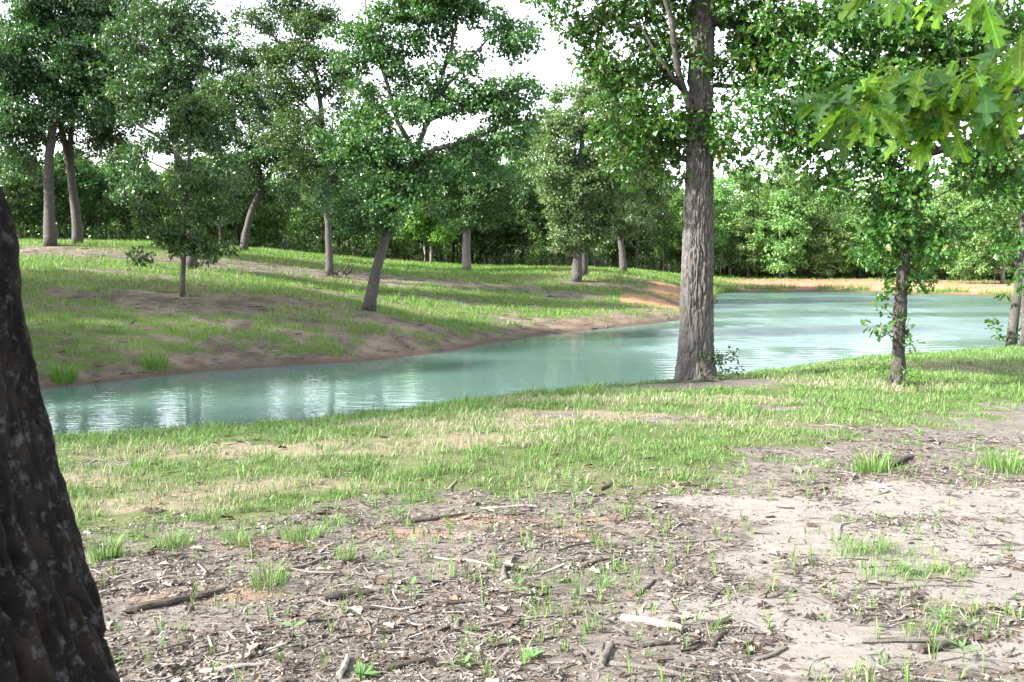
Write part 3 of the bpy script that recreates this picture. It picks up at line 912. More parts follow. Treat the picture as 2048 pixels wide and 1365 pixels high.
def wood_h(px): return np.interp(px, [0, 600, 850, 1050, 1400, 1700, 2100], [0.64, 0.68, 0.90, 1.06, 0.80, 0.76, 0.88])


LW = 'slender leafy tree of the dark wood edge behind the grassy slope'
RW = 'full leafy tree of the wood edge on the bank across the open water'
for row, (dd, step) in enumerate(((1.2, 105), (5.0, 110), (9.5, 115))):
    LW = ('front wood edge tree', 'second row wood edge tree', 'slender tree deep in the dark wood, mostly hidden by the edge trees')[row]
    for px in np.arange(-60, 1400, step):
        put(protos[:3] if row or px < 700 else protos[:4], px + rng.normal() * 22, dd + rng.normal() * 0.9, (0.80, 0.92, 1.0)[row] + 0.16 * rng.random(), LW, 'trees of the dark wood edge')
for row, (dd, step) in enumerate(((0.8, 82), (4.5, 95), (9.0, 105))):
    RW = ('front far bank tree', 'second row far bank tree', 'leafy tree deep in the wood across the open water, mostly hidden by the front trees')[row]
    for px in np.arange(1400, 2200, step):
        put(protos[3:] + protos[:1] if row < 2 else protos, px + rng.normal() * 18, dd + rng.normal() * 0.8, (0.70, 0.95, 1.05)[row] + 0.40 * rng.random(), RW, 'trees across the open water')
for px in np.arange(-60, 1360, 52):
    put(saps, px + rng.normal() * 16, -0.2 + rng.random() * 2.5, 0.7 + 0.5 * rng.random(), 'thin wood edge sapling', 'saplings of the dark wood edge')
for px in np.arange(1440, 2100, 60):
    put(saps, px + rng.normal() * 16, -0.2 + rng.random() * 2.0, 0.6 + 0.5 * rng.random(), 'thin far bank sapling', 'saplings across the open water')

LANDMARKS = [(-400, 'the left edge of the picture'), (101, 'the straight oak with twin boughs'), (155, 'the dark oak leaning left'), (383, 'the broad domed oak'), (487, 'the slender oak leaning right'), (660, 'the tall straight oak'), (738, 'the wide spreading oak'),
             (932, 'the pale trunked oak'), (1153, 'the sunlit pale green oak'), (1247, 'the bowed brown trunked oak'), (1400, 'the big furrowed oak'), (1571, 'the grey trunked oak across the water'), (1796, 'the slim leaf clothed oak'), (2005, 'the white trunked yellow green oak')]
ORD = ('first', 'second', 'third', 'fourth', 'fifth', 'sixth', 'seventh', 'eighth')
for kind_ in ('front wood edge tree', 'second row wood edge tree', 'front far bank tree', 'second row far bank tree', 'thin wood edge sapling', 'thin far bank sapling'):
    count = {}
    for px, lab, ob in sorted([q for q in placed if q[1] == kind_], key=lambda q: q[0]):
        lm = [n_ for p_, n_ in LANDMARKS if p_ <= px][-1]
        k = count.get(lm, 0); count[lm] = k + 1
        ob['label'] = '%s %s right of %s' % (ORD[k], kind_, lm)

# the depth of the wood behind its edge reads as one mass
n = 8600
wpx = rng.uniform(-500, 2500, n); wd = np.interp(wpx, edge_px, edge_d) + 10 + rng.random(n) ** 0.8 * 30
wxx = (wpx - 1024) / F * wd
wz = zt(wxx, wd)
top = (6.0 + 4.0 * fbm(wxx * 0.14, wd * 0.14, 5, 3)) * wood_h(wpx)
cl = np.stack([wxx, wd, wz + 0.2 + rng.random(n) ** 0.7 * top], 1)
pos, ax, nr, ln = clump_leaves(cl, 0.95 * (0.7 + 0.6 * rng.random(n)), 14, 0.44)
link('woods', leaves_mesh('woods', pos, ax, nr, ln, 'simple'), M['leaf_wood'], label='deep leafy mass of the wood behind its edge trees', cat='woods', kind='stuff')
mb = MB()
for j in range(420):
    px = rng.uniform(-400, 2400); d = np.interp(px, edge_px, edge_d) + 3 + rng.random() * 22
    x = (px - 1024) / F * d; z = z1(x, d); h = 4 + 4 * rng.random(); r = 0.03 + 0.07 * rng.random() ** 2; le = rng.normal(size=2) * 0.25
    mb.tube([(x, d, z - 0.1), (x + le[0] * .5, d + le[1] * .5, z + h / 2), (x + le[0], d + le[1], z + h)], [r, r * .8, r * .4], 5, cap=False)
link('wood_stems', mb.mesh('wood_stems'), M['bark'], label='crowded thin stems standing in the shade inside the wood', cat='stems', kind='stuff')
# low growth along the foot of the wood
n = 900
wpx = rng.uniform(-300, 2300, n); wd = np.interp(wpx, edge_px, edge_d) + 0.5 + rng.random(n) * 6
wxx = (wpx - 1024) / F * wd
cl = np.stack([wxx, wd, zt(wxx, wd) + 0.15 + rng.random(n) ** 1.6 * 1.3 * (0.4 + fbm(wxx * .3, wd * .3, 8, 2))], 1)
pos, ax, nr, ln = clump_leaves(cl, np.full(n, 0.42), 30, 0.17)
link('undergrowth', leaves_mesh('undergrowth', pos, ax, nr, ln, 'simple'), M['leaf_wood'], label='low leafy brush along the foot of the wood', cat='undergrowth', kind='stuff')


# ---- the near oaks, their bark cut in real furrows
def bark_trunk(sides, dz, amp, pw=0.045, ph=0.17, lump=0.03, finek=0.45, flare=0.0, scar=None, seed=0, top=None):
    def make(pts, rr):
        q = resample(np.column_stack([pts, rr]), dz)
        # thin the rings out above the picture
        n = len(q); a = np.linspace(0, 2 * np.pi, sides, endpoint=False)
        zz = q[:, 2]
        A, ZZ = np.meshgrid(a, np.concatenate([[0], np.cumsum(np.linalg.norm(np.diff(q[:, :3], axis=0), axis=1))]))
        R0 = rr[1]
        wx_ = A * R0 + (fbm(A * 3, ZZ * 2.2, seed, 3) - 0.5) * 0.10
        f1, f2, idn = cell(wx_ / pw, ZZ / ph + (fbm(A * R0 * 9, ZZ * 3, seed + 3, 2) - 0.5) * 1.2, seed)
        nn = fbm(wx_ / (pw * 1.5), ZZ / (ph * 1.15), seed + 31, 2)
        n3 = fbm(wx_ / (pw * 1.3) + 40, ZZ / (ph * 1.6), seed + 47, 2)
        fur = np.maximum(np.exp(-((nn - 0.5) / 0.055) ** 2), np.exp(-((n3 - 0.5) / 0.05) ** 2))
        plate = sstep(0.02, 0.22, f2 - f1) * 0.35 + 0.65 - 0.95 * fur
        fine = fbm(A * R0 * 55, ZZ * 22, seed + 9, 3) - 0.5
        big = fbm(A * R0 * 6, ZZ * 3, seed + 5, 3) - 0.5
        rad = q[:, 3][:, None] + amp * (plate * (0.85 + 0.3 * idn) + finek * fine - 0.6) + lump * big
        hgt = ZZ
        if flare:
            rad = rad * (1 + flare * np.exp(-hgt / 0.22) * (0.5 + 0.5 * np.sin(A * 4 + 1.0) + 0.3 * np.sin(A * 7 + 2)))
        x = q[:, 0][:, None] + rad * np.cos(A); y = q[:, 1][:, None] + rad * np.sin(A); z = np.repeat(q[:, 2][:, None], sides, 1)
        sc_ = np.zeros_like(x)
        if scar:
            ang, wdt, ht = scar
            da = np.abs((A - ang + np.pi) % (2 * np.pi) - np.pi) * R0
            m_ = 1 - (da / wdt) ** 2 - (hgt / ht) ** 2 + (fbm(A * 9, ZZ * 9, 4, 2) - .5) * 0.5
            sc_ = sstep(0.0, 0.12, m_)
            inward = 0.055 * sc_ + 0.03 * fine * sc_
            x = x - inward * np.cos(A); y = y - inward * np.sin(A)
        v = np.stack([x, y, z], -1).reshape(-1, 3)
        i_ = np.arange(n - 1)[:, None] * sides; j = np.arange(sides)[None]; k_ = (j + 1) % sides
        me = mesh_np('trunk', v, np.stack([i_ + j, i_ + k_, i_ + sides + k_, i_ + sides + j], -1).reshape(-1, 4), True)
        attr(me, 'scar', sc_.ravel())
        return me
    return make


nt = M['bark_near'].node_tree; b = nt.nodes['Principled BSDF']
src = b.inputs['Base Color'].links[0].from_socket
nt.links.new(mixc(nt, attrn(nt, 'scar'), src, mixc(nt, noise(nt, 30, 4, 0.7, None, (1, 1, 0.15)), (0.30, 0.25, 0.20), (0.58, 0.53, 0.47))), b.inputs['Base Color'])

b1 = at(1392, 764)
tree('big_oak_tree', 'big oak with a thick furrowed grey trunk at the water edge', None,
     [(1390, 764), (1391, 720), (1393, 650), (1394, 560), (1397, 450), (1399, 330), (1402, 200), (1405, 80), (1407, -60), (1410, -300), (1412, -520)], [84, 70, 62, 59, 56, 50, 45, 42, 38, 26, 12],
     [([(1385, 322), (1350, 300, .05), (1305, 290, .1), (1275, 312, .1)], 0.055, 0.025), ([(1388, 250), (1362, 180, -.3), (1350, 110, -.3), (1338, 30, -.4), (1325, -70, -.5)], 0.055, 0.03),
      ([(1362, 180, -.3), (1335, 145, -.3), (1305, 105, -.3), (1285, 50, -.3)], 0.03, 0.015), ([(1420, 40), (1480, 45, .2), (1550, 62, .3), (1620, 100, .4)], 0.09, 0.02), ([(1422, 170), (1470, 162, .4), (1540, 180, .6)], 0.04, 0.015),
      ([(1400, -90), (1300, -70, .4), (1200, -35, .6), (1110, -15, .6)], 0.08, 0.02), ([(1378, 165), (1385, 130, .3), (1378, 60, .5)], 0.03, 0.015)],
     [(1120, 5, 40, 22), (1180, 12, 42, 22), (1232, 28, 40, 28), (1190, 100, 36, 36), (1232, 140, 42, 46), (1180, 152, 22, 22), (1268, 90, 36, 36), (1288, 190, 26, 36), (1330, 50, 36, 45), (1320, 140, 22, 26), (1255, 268, 40, 36, 1.6),
      (1318, 268, 42, 32, 1.6), (1375, 252, 28, 24, 1.6), (1296, 306, 38, 16, 1.8), (1350, 306, 34, 18, 1.6), (1388, 296, 20, 24, 1.4), (1452, 30, 38, 38), (1505, 40, 46, 42), (1482, 110, 36, 36), (1542, 120, 46, 46), (1452, 160, 20, 22, .5), (1438, 290, 10, 20, .5), (1572, 60, 46, 46),
      (1472, 347, 20, 12, .6), (1400, -120, 200, 70, .55), (1250, -160, 160, 60, .55), (1560, -140, 160, 70, .6), (1400, -330, 300, 110, .35), (1400, -520, 220, 70, .35), (1425, 120, 14, 30), (1350, 5, 60, 30)],
     'leaf_near', bark='bark_near', spacing=0.31, per=36, size=0.090, rad=0.25, kind='lobed', mind=0.20, tip=0.0045, trunk_mesh=bark_trunk(180, 0.034, 0.040, pw=0.032, ph=0.26, lump=0.02, flare=0.15, scar=(-1.42, 0.13, 0.42), seed=21), base=b1)
tree('oak_tree', 'slim oak clothed in leaves down its trunk on the near bank', None,
     [(1796, 770), (1797, 700), (1800, 620), (1806, 540), (1815, 470), (1828, 400), (1845, 330), (1860, 250), (1870, 150), (1878, 40), (1885, -150), (1890, -360)], [32, 25, 24, 23, 23, 22, 22, 20, 18, 14, 10, 5],
     [([(1848, 310), (1900, 292, .1), (1970, 282, .2), (2060, 270, .3), (2150, 240, .3)], 0.085, 0.03), ([(1860, 240), (1800, 190, .2), (1720, 130, .3), (1640, 80, .4), (1590, 40, .4)], 0.06, 0.015),
      ([(1850, 300), (1780, 270, .2), (1700, 282, .3), (1640, 290, .4), (1560, 240, .4)], 0.035, 0.01), ([(1866, 180), (1900, 100, .3), (1960, 20, .5)], 0.06, 0.02), ([(1826, 405), (1866, 402, -.3)], 0.02, 0.012)],
     [(1798, 505, 42, 34), (1800, 542, 34, 16), (1778, 470, 40, 40), (1842, 470, 36, 38), (1822, 420, 46, 38), (1790, 370, 46, 38), (1852, 360, 42, 38), (1750, 300, 65, 36), (1680, 320, 56, 34), (1622, 290, 46, 36),
      (1566, 262, 32, 24), (1526, 215, 32, 32, .8), (1562, 170, 46, 40), (1622, 205, 56, 46), (1690, 240, 56, 42), (1620, 110, 56, 46), (1690, 160, 46, 42), (1700, 60, 65, 56), (1622, 30, 56, 36), (1790, 120, 56, 56), (1800, 40, 65, 46),
      (1900, 80, 75, 65), (1985, 60, 65, 65), (1852, 200, 56, 46), (1950, 190, 65, 46), (2025, 180, 46, 56), (1920, 315, 46, 26), (1990, 320, 46, 32), (2045, 350, 36, 34), (1850, -120, 230, 90, .4), (1880, -290, 160, 80, .4)],
     'leaf_near', bark='bark_slim', spacing=0.31, per=36, size=0.090, rad=0.26, kind='lobed', mind=0.21, tip=0.0045, trunk_mesh=bark_trunk(96, 0.03, 0.016, pw=0.034, ph=0.22, flare=0.15, seed=33), base=at(1796, 770), extra=[(1768, 590), (1762, 612), (1776, 575), (1745, 652), (1762, 660), (1772, 668), (1818, 660), (1822, 684), (1788, 640)])
b3 = at(2022, 697)
tree('oak_tree', 'thin dark oak leaning at the right edge beside the open water', None,
     [(2021, 697), (2027, 650), (2035, 590), (2040, 520), (2046, 440), (2052, 350), (2058, 250)], [22, 19, 17, 15, 13, 10, 6], [],
     [(2022, 400, 38, 46), (1985, 440, 38, 36), (2032, 480, 28, 36), (1975, 500, 26, 22), (2052, 330, 46, 46), (1995, 290, 36, 26), (2100, 420, 50, 70)],
     'leaf_near', bark='bark', spacing=0.5, per=22, size=0.13, rad=0.28, kind='lobed', mind=0.3, tip=0.005, base=b3, extra=[(1990, 655), (2000, 672), (1984, 640), (2046, 650), (2040, 670), (2008, 592)])
b3 = at(2047, 697)
tree('young_tree', 'second thin stem at the right edge behind the leaning oak', None, [(2047, 697), (2047, 620), (2050, 540), (2056, 450)], [12, 11, 9, 4], [],
     [(2070, 500, 30, 40), (2064, 560, 18, 22)], 'leaf_near', bark='bark', spacing=0.5, per=22, size=0.13, rad=0.28, kind='lobed', base=b3)

# the dark trunk beside the camera
YT = 1.62
edge = [(-0.3, -0.25), (0.0, -0.42), (0.5, -0.575), (0.94, -0.695), (1.23, -0.762), (1.47, -0.803), (1.70, -0.820), (1.80, -0.845), (2.5, -1.02), (4.0, -1.35), (6.5, -1.8), (9.0, -2.1)]
pts = []; rad_ = []
for z, ex in edge:
    r = 0.33 if z < 3 else 0.33 * (10.5 - z) / 7.5
    ax_ = ex - r
    for _ in range(30):
        D = math.hypot(ax_, YT); ax_ = YT * math.tan(math.atan2(ex, YT) - math.asin(min(0.9, r / D)))
    pts.append((ax_, YT, z)); rad_.append(r)
pts = np.array(pts); base = np.array([pts[1][0], YT, 0.0])
root = link('oak_tree', None, label='dark rough trunk with pale lichen beside the camera at the left edge', cat='tree', loc=tuple(base))
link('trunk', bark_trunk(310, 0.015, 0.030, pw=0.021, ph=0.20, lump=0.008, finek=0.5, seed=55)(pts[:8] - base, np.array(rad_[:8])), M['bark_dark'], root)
cl = np.array([(-1.8, -2.0, 9.2)]) + unit(rng.normal(size=(240, 3))) * rng.random((240, 1)) ** 0.4 * np.array([3.6, 3.2, 2.2])
cl = thin(cl, 0.5)
ch = grow(pts[7:], np.array(rad_[7:]), [], cl, tip=0.012)
link('limbs', wood_mesh('limbs', [(p - base, r) for p, r in ch]), M['bark_dark'], root)
pos, ax, nr, ln = clump_leaves(cl, np.full(len(cl), 0.55), 60, 0.17)
link('crown', leaves_mesh('crown', pos - base, ax, nr, ln, 'simple'), M['leaf_oak'], root)

# unseen trees added left of the picture to throw shade on the banks
for k, (x, y, s) in enumerate(((-15, 8.5, 1.5), (-24, 10, 1.6), (-26, 18, 1.4), (-20.5, 22, 1.4), (-23, 28, 1.5), (-32, 25, 1.5))):
    dup(protos[k % 3], (x, y, z1(x, y) - 0.05), k * 1.3, (s * 1.15, s * 1.15, s), 'unseen tree added left of the picture to shade the banks', 'unseen added shade trees')

# ---- the close branch with big lobed leaves, upper right
LEAF_ROWS = [(0.0, 0.012, 0), (0.13, 0.03, 0), (0.24, 0.15, .05), (0.33, 0.075, 0), (0.46, 0.29, .12), (0.57, 0.10, 0), (0.70, 0.29, .14), (0.79, 0.09, 0), (0.90, 0.13, .08), (1.0, 0.004, 0)]


def big_leaf(curl, fold, skew):
    v = []; q = []
    for t, w, fw in LEAF_ROWS:
        zc = -curl * t * t + 0.06 * math.sin(t * 5 + skew)
        for sg in (-1, 0, 1):
            ww = w * (1 + 0.18 * math.sin(skew * 3 + t * 9 + sg))
            v.append((t + (fw if sg else 0), sg * ww, zc + abs(sg) * ww * fold + (0.05 * math.sin(9 * t + skew) * abs(sg))))
    for k in range(len(LEAF_ROWS) - 1):
        for c in (0, 1):
            a = k * 3 + c
            q.append((a, a + 1, a + 4, a + 3))
    v += [(-0.22, -0.008, 0.03), (-0.22, 0.008, 0.03)]
    q.append((len(v) - 2, len(v) - 1, 2, 0))
    return mesh_np('leaf', np.array(v), np.array(q), True)


M['leaf_close'] = leaf_mat('leaf_close', (0.085, 0.23, 0.020), (0.24, 0.40, 0.045), None, transl=0.45, rough=0.36, spec=0.5, back=1.25, veins=True)
M['leaf_close_dark'] = leaf_mat('leaf_close_dark', (0.040, 0.145, 0.030), (0.09, 0.21, 0.040), None, transl=0.32, rough=0.33, spec=0.6, veins=True)
leafm = []
for k in range(6):
    me = big_leaf(0.12 + 0.09 * k, 0.10 + 0.6 * rng.random(), k * 1.7)
    me.materials.append(M['leaf_close'] if k % 3 else M['leaf_close_dark'])
    leafm.append(me)
DB = 2.55
cpx = [(1660, 212), (1690, 188), (1722, 168), (1700, 232), (1760, 182), (1772, 214), (1795, 150), (1820, 190), (1832, 236), (1852, 150), (1872, 205), (1900, 168), (1922, 132), (1940, 210), (1952, 160), (1982, 190), (1985, 132), (2004, 226), (2022, 160),
       (2034, 112), (2042, 200), (1858, 262), (1752, 236), (2048, 78), (1905, 245), (1960, 240), (1735, 205), (1845, 178), (2060, 150), (2070, 210)]
top_px = [(1790, -18), (1832, -28), (1893, -22), (1932, -30), (1962, -14), (1990, -24), (1850, -40), (1760, -30)]
tr = np.array([[2.5, 1.9, 0.0], [2.45, 1.92, 1.2], [2.4, 1.95, 2.4], [2.3, 2.0, 4.0], [2.35, 2.0, 6.5]])
root = link('oak_tree', None, label='close oak bough with large lobed leaves reaching in at the upper right', cat='tree', loc=(2.5, 1.9, z1(2.5, 1.9)))
base = np.array(root.location)
limb1 = np.array([[2.4, 1.95, 2.3], P(2230, 130, 2.4), P(2120, 180, 2.5), P(2000, 186, 2.55), P(1870, 190, 2.58), P(1760, 198, 2.6), P(1668, 212, 2.6)])
limb2 = np.array([[2.38, 1.96, 2.7], P(2200, -40, 2.4), P(2050, -40, 2.45), P(1900, -40, 2.5), P(1790, -30, 2.5)])
cc = np.array([P(a, b_ - (14 if b_ > 30 else 0), DB + rng.normal() * 0.13) for a, b_ in cpx + top_px])
ch = grow(tr, np.array([0.17, 0.13, 0.12, 0.11, 0.05]), [(limb1, 0.018, 0.003), (limb2, 0.014, 0.003)], cc, tip=0.0022, step=0.07, wob=0.012)
link('trunk', wood_mesh('trunk', [(p - base, r) for p, r in ch]), M['bark'], root)
for ci, c in enumerate(cc):
    for k in range(9 if ci < len(cpx) else 5):
        a = rng.random() * 6.28
        dirv = Vector((math.cos(a) - 0.45, math.sin(a) * 0.7 - 0.1, -0.55 + 1.1 * (rng.random() - 0.5))).normalized()
        up = Vector((rng.normal() * 0.35 - 0.2, rng.normal() * 0.4 - 0.1, 1)).normalized()
        side = up.cross(dirv).normalized(); up = dirv.cross(side)
        from mathutils import Matrix
        mt = Matrix((dirv, side, up)).transposed().to_4x4()
        s = 0.062 + 0.045 * rng.random()
        o = link('leaf', leafm[rng.integers(6)], None, root)
        mt.translation = Vector(c - base) + dirv * s * 0.22
        o.matrix_local = mt @ Matrix.Scale(s, 4)
# what more foliage this tree bears above the picture
cl = np.array([(3.6, 1.0, 6.9)]) + unit(rng.normal(size=(60, 3))) * rng.random((60, 1)) ** 0.4 * np.array([3.0, 3.0, 1.6])
pos, ax, nr, ln = clump_leaves(cl, np.full(len(cl), 0.5), 50, 0.17)
link('crown', leaves_mesh('crown', pos - base, ax, nr, ln, 'simple'), M['leaf_oak'], root)


# ------------------------------------------------------------------ small growth and litter on the ground
def gz(x, y):
    """height of the ground's own surface"""
    x = np.atleast_1d(np.asarray(x, float)); y = np.atleast_1d(np.asarray(y, float))
    ix = np.clip(np.searchsorted(gx, x) - 1, 0, nx_ - 2); iy = np.clip(np.searchsorted(gy, y) - 1, 0, ny_ - 2)
    fx = (x - gx[ix]) / (gx[ix + 1] - gx[ix]); fy = (y - gy[iy]) / (gy[iy + 1] - gy[iy])
    return (Zm[iy, ix] * (1 - fx) + Zm[iy, ix + 1] * fx) * (1 - fy) + (Zm[iy + 1, ix] * (1 - fx) + Zm[iy + 1, ix + 1] * fx) * fy


def blade_mesh(name, base, lean, h, w, dry, seg=2):
    """grass blades: base points, horizontal lean vectors, heights, widths"""
    n = len(base)
    a = rng.random(n) * 2 * np.pi
    s = np.stack([np.cos(a), np.sin(a), np.zeros(n)], 1) * (w / 2)[:, None]
    up = np.array([0, 0, 1.0])
    tip = base + lean * h[:, None] + up * (h * np.sqrt(np.clip(1 - (lean ** 2).sum(1) * 0.7, 0.1, 1)))[:, None]
    if seg == 1:
        v = np.stack([base - s, base + s, tip], 1)
        f = (np.arange(n) * 3)[:, None] + np.array([[0, 1, 2]])
        me = mesh_np(name, v.reshape(-1, 3), f.reshape(-1, 3)); attr(me, 'dry', np.repeat(dry, 3))
        return me
    mid = base + lean * (h * 0.28)[:, None] + up * (h * 0.58)[:, None]
    v = np.stack([base - s, base + s, mid - s * 0.8, mid + s * 0.8, tip], 1)
    f = (np.arange(n) * 5)[:, None, None] + np.array([[0, 1, 3], [0, 3, 2], [2, 3, 4]])[None]
    me = mesh_np(name, v.reshape(-1, 3), f.reshape(-1, 3)); attr(me, 'dry', np.repeat(dry, 5))
    return me


def grass_mat(name, g1, g2, d1, d2):
    m, nt, b = nmat(name)
    isl = nt.nodes.new('ShaderNodeNewGeometry').outputs['Random Per Island']
    col = mixc(nt, isl, g1, g2)
    n = nt.nodes.new('ShaderNodeMath'); n.operation = 'FRACT'; nt.links.new(math_n(nt, 'MULTIPLY', isl, 53.7), n.inputs[0])
    thr = ramp(nt, math_n(nt, 'SUBTRACT', attrn(nt, 'dry'), n.outputs[0]), -0.08, 0.12)
    col = mixc(nt, thr, col, mixc(nt, isl, d1, d2))
    nt.links.new(col, b.inputs['Base Color']); b.inputs['Roughness'].default_value = 0.5; b.inputs['Specular IOR Level'].default_value = 0.35
    tr_ = nt.nodes.new('ShaderNodeBsdfTranslucent'); nt.links.new(col, tr_.inputs[0])
    ms = nt.nodes.new('ShaderNodeMixShader'); ms.inputs[0].default_value = 0.3
    nt.links.new(b.outputs[0], ms.inputs[1]); nt.links.new(tr_.outputs[0], ms.inputs[2]); nt.links.new(ms.outputs[0], nt.nodes['Material Output'].inputs[0])
    return m


M['grass'] = grass_mat('grass_near', (0.066, 0.155, 0.028), (0.172, 0.285, 0.076), (0.26, 0.235, 0.15), (0.46, 0.42, 0.31))
M['grass_far'] = grass_mat('grass_far', (0.062, 0.165, 0.018), (0.165, 0.305, 0.045), (0.26, 0.24, 0.11), (0.40, 0.35, 0.20))


def tufts(n, xr, yr, sel):
    y = yr[0] + (yr[1] - yr[0]) * rng.random(n)
    x = xr[0] + (xr[1] - xr[0]) * rng.random(n)
    k = (np.abs(x) < 0.545 * y + 0.8)
    x = x[k]; y = y[k]
    z = zt(x, y); G, D, Sd, Cl, Wt, nr_ = masks(x, y, z)
    keep = sel(x, y, z, G, nr_) > rng.random(len(x))
    return x[keep], y[keep], D[keep], G[keep], z[keep]


bx_ = np.array([b_[0] for b_ in brow]); by_ = np.array([b_[1] for b_ in brow])


def near_sel(x, y, z, G, nr_):
    past = y - np.interp(x, bx_, by_)
    return nr_ * G ** 1.3 * (0.25 + 0.75 * sstep(0.36, 0.52, fbm(x * 4.5, y * 4.5, 117, 3))) * np.where(past > 1.2, 0.12, 1.0) * np.interp(y, [4, 8, 12, 24], [1, 1, .75, .35])


x, y, D, G, z = tufts(104000, (-8, 15), (4.0, 26), near_sel)
per = 12
k = np.repeat(np.arange(len(x)), per); nb = len(k)
ang = rng.random(nb) * 2 * np.pi; rr_ = np.sqrt(rng.random(nb)) * np.interp(y[k], [4, 20], [0.06, 0.10])
bxx = x[k] + np.cos(ang) * rr_; byy = y[k] + np.sin(ang) * rr_
hh = (0.036 + 0.058 * rng.random(nb) ** 1.5) * (0.35 + 1.2 * fbm(x * 1.7, y * 1.7, 91, 3))[k] * (0.6 + 0.5 * np.clip(G, 0, 1))[k]
hh = hh * np.where(rng.random(len(x)) > 0.94, 1.7, 1.0)[k]
lean = np.stack([np.cos(ang), np.sin(ang)], 1) * (0.15 + 0.70 * rng.random(nb))[:, None] + np.array([0.10, -0.05]) + rng.normal(size=(nb, 2)) * 0.28
lean = np.column_stack([lean, np.zeros(nb)])
ww = np.interp(byy, [4, 9, 16, 25], [0.0042, 0.0058, 0.009, 0.013]) * (0.7 + 0.6 * rng.random(nb))
print('near blades', nb)
link('grass', blade_mesh('grass', np.column_stack([bxx, byy, gz(bxx, byy) - 0.008]), lean, hh, ww, np.clip(0.04 + 0.40 * D[k] + 0.08 * rng.random(nb), 0, 0.85), 2), M['grass'], label='thin light green and straw coloured grass on the near bank', cat='grass', kind='stuff')


def far_sel(x, y, z, G, nr_):
    return (~nr_) * (z > WATER + 0.06) * G ** 0.9 * (y > 20) * (y < np.interp((x / y) * F + 1024, edge_px, edge_d) + 4)


x, y, D, G, z = tufts(135000, (-40, 40), (21, 84), far_sel)
per = 6
k = np.repeat(np.arange(len(x)), per); nb = len(k)
ang = rng.random(nb) * 2 * np.pi; rr_ = np.sqrt(rng.random(nb)) * 0.16
bxx = x[k] + np.cos(ang) * rr_; byy = y[k] + np.sin(ang) * rr_
hh = (0.07 + 0.16 * rng.random(nb)) * (0.2 + 1.7 * fbm(x * 1.3, y * 1.3, 93, 3))[k]
rush = ((y > 58) & (x > 11) & (z < WATER + 0.22))
hh = hh * np.where(rush, 2.4, 1.0)[k]
lean = np.column_stack([np.stack([np.cos(ang), np.sin(ang)], 1) * (0.2 + 0.5 * rng.random(nb))[:, None], np.zeros(nb)])
ww = np.interp(byy, [21, 40, 80], [0.014, 0.023, 0.040]) * (0.7 + 0.6 * rng.random(nb))
print('far blades', nb)
link('grass', blade_mesh('grass', np.column_stack([bxx, byy, gz(bxx, byy) - 0.01]), lean, hh, ww, np.clip(0.06 + 0.55 * D[k], 0, 0.9), 1), M['grass_far'], label='patchy green grass on the slope and banks across the water', cat='grass', kind='stuff')


# single sprigs coming up through the litter
n = 1500; y = 3.4 + 4.6 * rng.random(n) ** 1.2; x = (rng.random(n) * 2 - 1) * (0.53 * y)
z = zt(x, y); G, D, Sd, Cl, Wt, nr_ = masks(x, y, z)
k = (rng.random(n) < (1 - 0.75 * np.clip(Sd, 0, 1)) * (0.15 + sstep(0.42, 0.62, fbm(x * 1.6, y * 1.6, 133, 3)))) & (G < 0.6); x = x[k]; y = y[k]
k = np.repeat(np.arange(len(x)), 5); nb = len(k); ang = rng.random(nb) * 6.28
bxx = x[k] + np.cos(ang) * 0.012 * rng.random(nb); byy = y[k] + np.sin(ang) * 0.012 * rng.random(nb)
lean = np.column_stack([np.stack([np.cos(ang), np.sin(ang)], 1) * (0.1 + 0.6 * rng.random(nb))[:, None], np.zeros(nb)])
link('grass_sprigs', blade_mesh('grass_sprigs', np.column_stack([bxx, byy, gz(bxx, byy) - 0.005]), lean, (0.035 + 0.075 * rng.random(nb)) * (0.6 + 0.8 * rng.random(len(x)))[k], 0.003 + 0.004 * rng.random(nb), np.full(nb, 0.05)), M['grass'], label='fine green grass sprigs scattered through the ground litter', cat='grass', kind='stuff')


# ---- litter
def scatter(n, yr, w_sand=0.25, w_grass=0.12, yspan=None):
    y = yr[0] + (yr[1] - yr[0]) * rng.random(n) ** 1.1; x = (rng.random(n) * 2 - 1) * (0.54 * y + 0.3)
    z = zt(x, y); G, D, Sd, Cl, Wt, nr_ = masks(x, y, z)
    p = (1 - np.clip(Sd, 0, 1) * (1 - w_sand)) * (1 - np.clip(G, 0, 1) * (1 - w_grass)) * (0.35 + 0.9 * sstep(0.35, 0.65, fbm(x * 2.3, y * 2.3, 101, 3)))
    k = (rng.random(n) < p) & nr_
    return x[k], y[k]


def twig_mesh(name, c, yaw, pitch, L, r, bend):
    n = len(c)
    a = np.stack([np.cos(yaw) * np.cos(pitch), np.sin(yaw) * np.cos(pitch), np.sin(pitch)], 1)
    s = np.stack([-np.sin(yaw), np.cos(yaw), np.zeros(n)], 1); u = np.cross(a, s)
    V = []
    for t, rf, bf in ((-0.5, 1.0, 0), (-0.1, 0.95, 1.0), (0.5, 0.55, -0.2)):
        ctr = c + a * (L * t)[:, None] + s * (bend * L * bf)[:, None]
        for q in range(3):
            an = q * math.pi * 2 / 3 + 0.4
            V.append(ctr + (s * math.cos(an) + u * math.sin(an)) * (r * rf)[:, None])
    V = np.stack(V, 1)
    f = []
    for k in range(2):
        for q in range(3):
            f.append((k * 3 + q, k * 3 + (q + 1) % 3, k * 3 + 3 + (q + 1) % 3, k * 3 + 3 + q))
    F_ = (np.arange(n) * 9)[:, None, None] + np.array(f)[None]
    return mesh_np(name, V.reshape(-1, 3), F_.reshape(-1, 4))


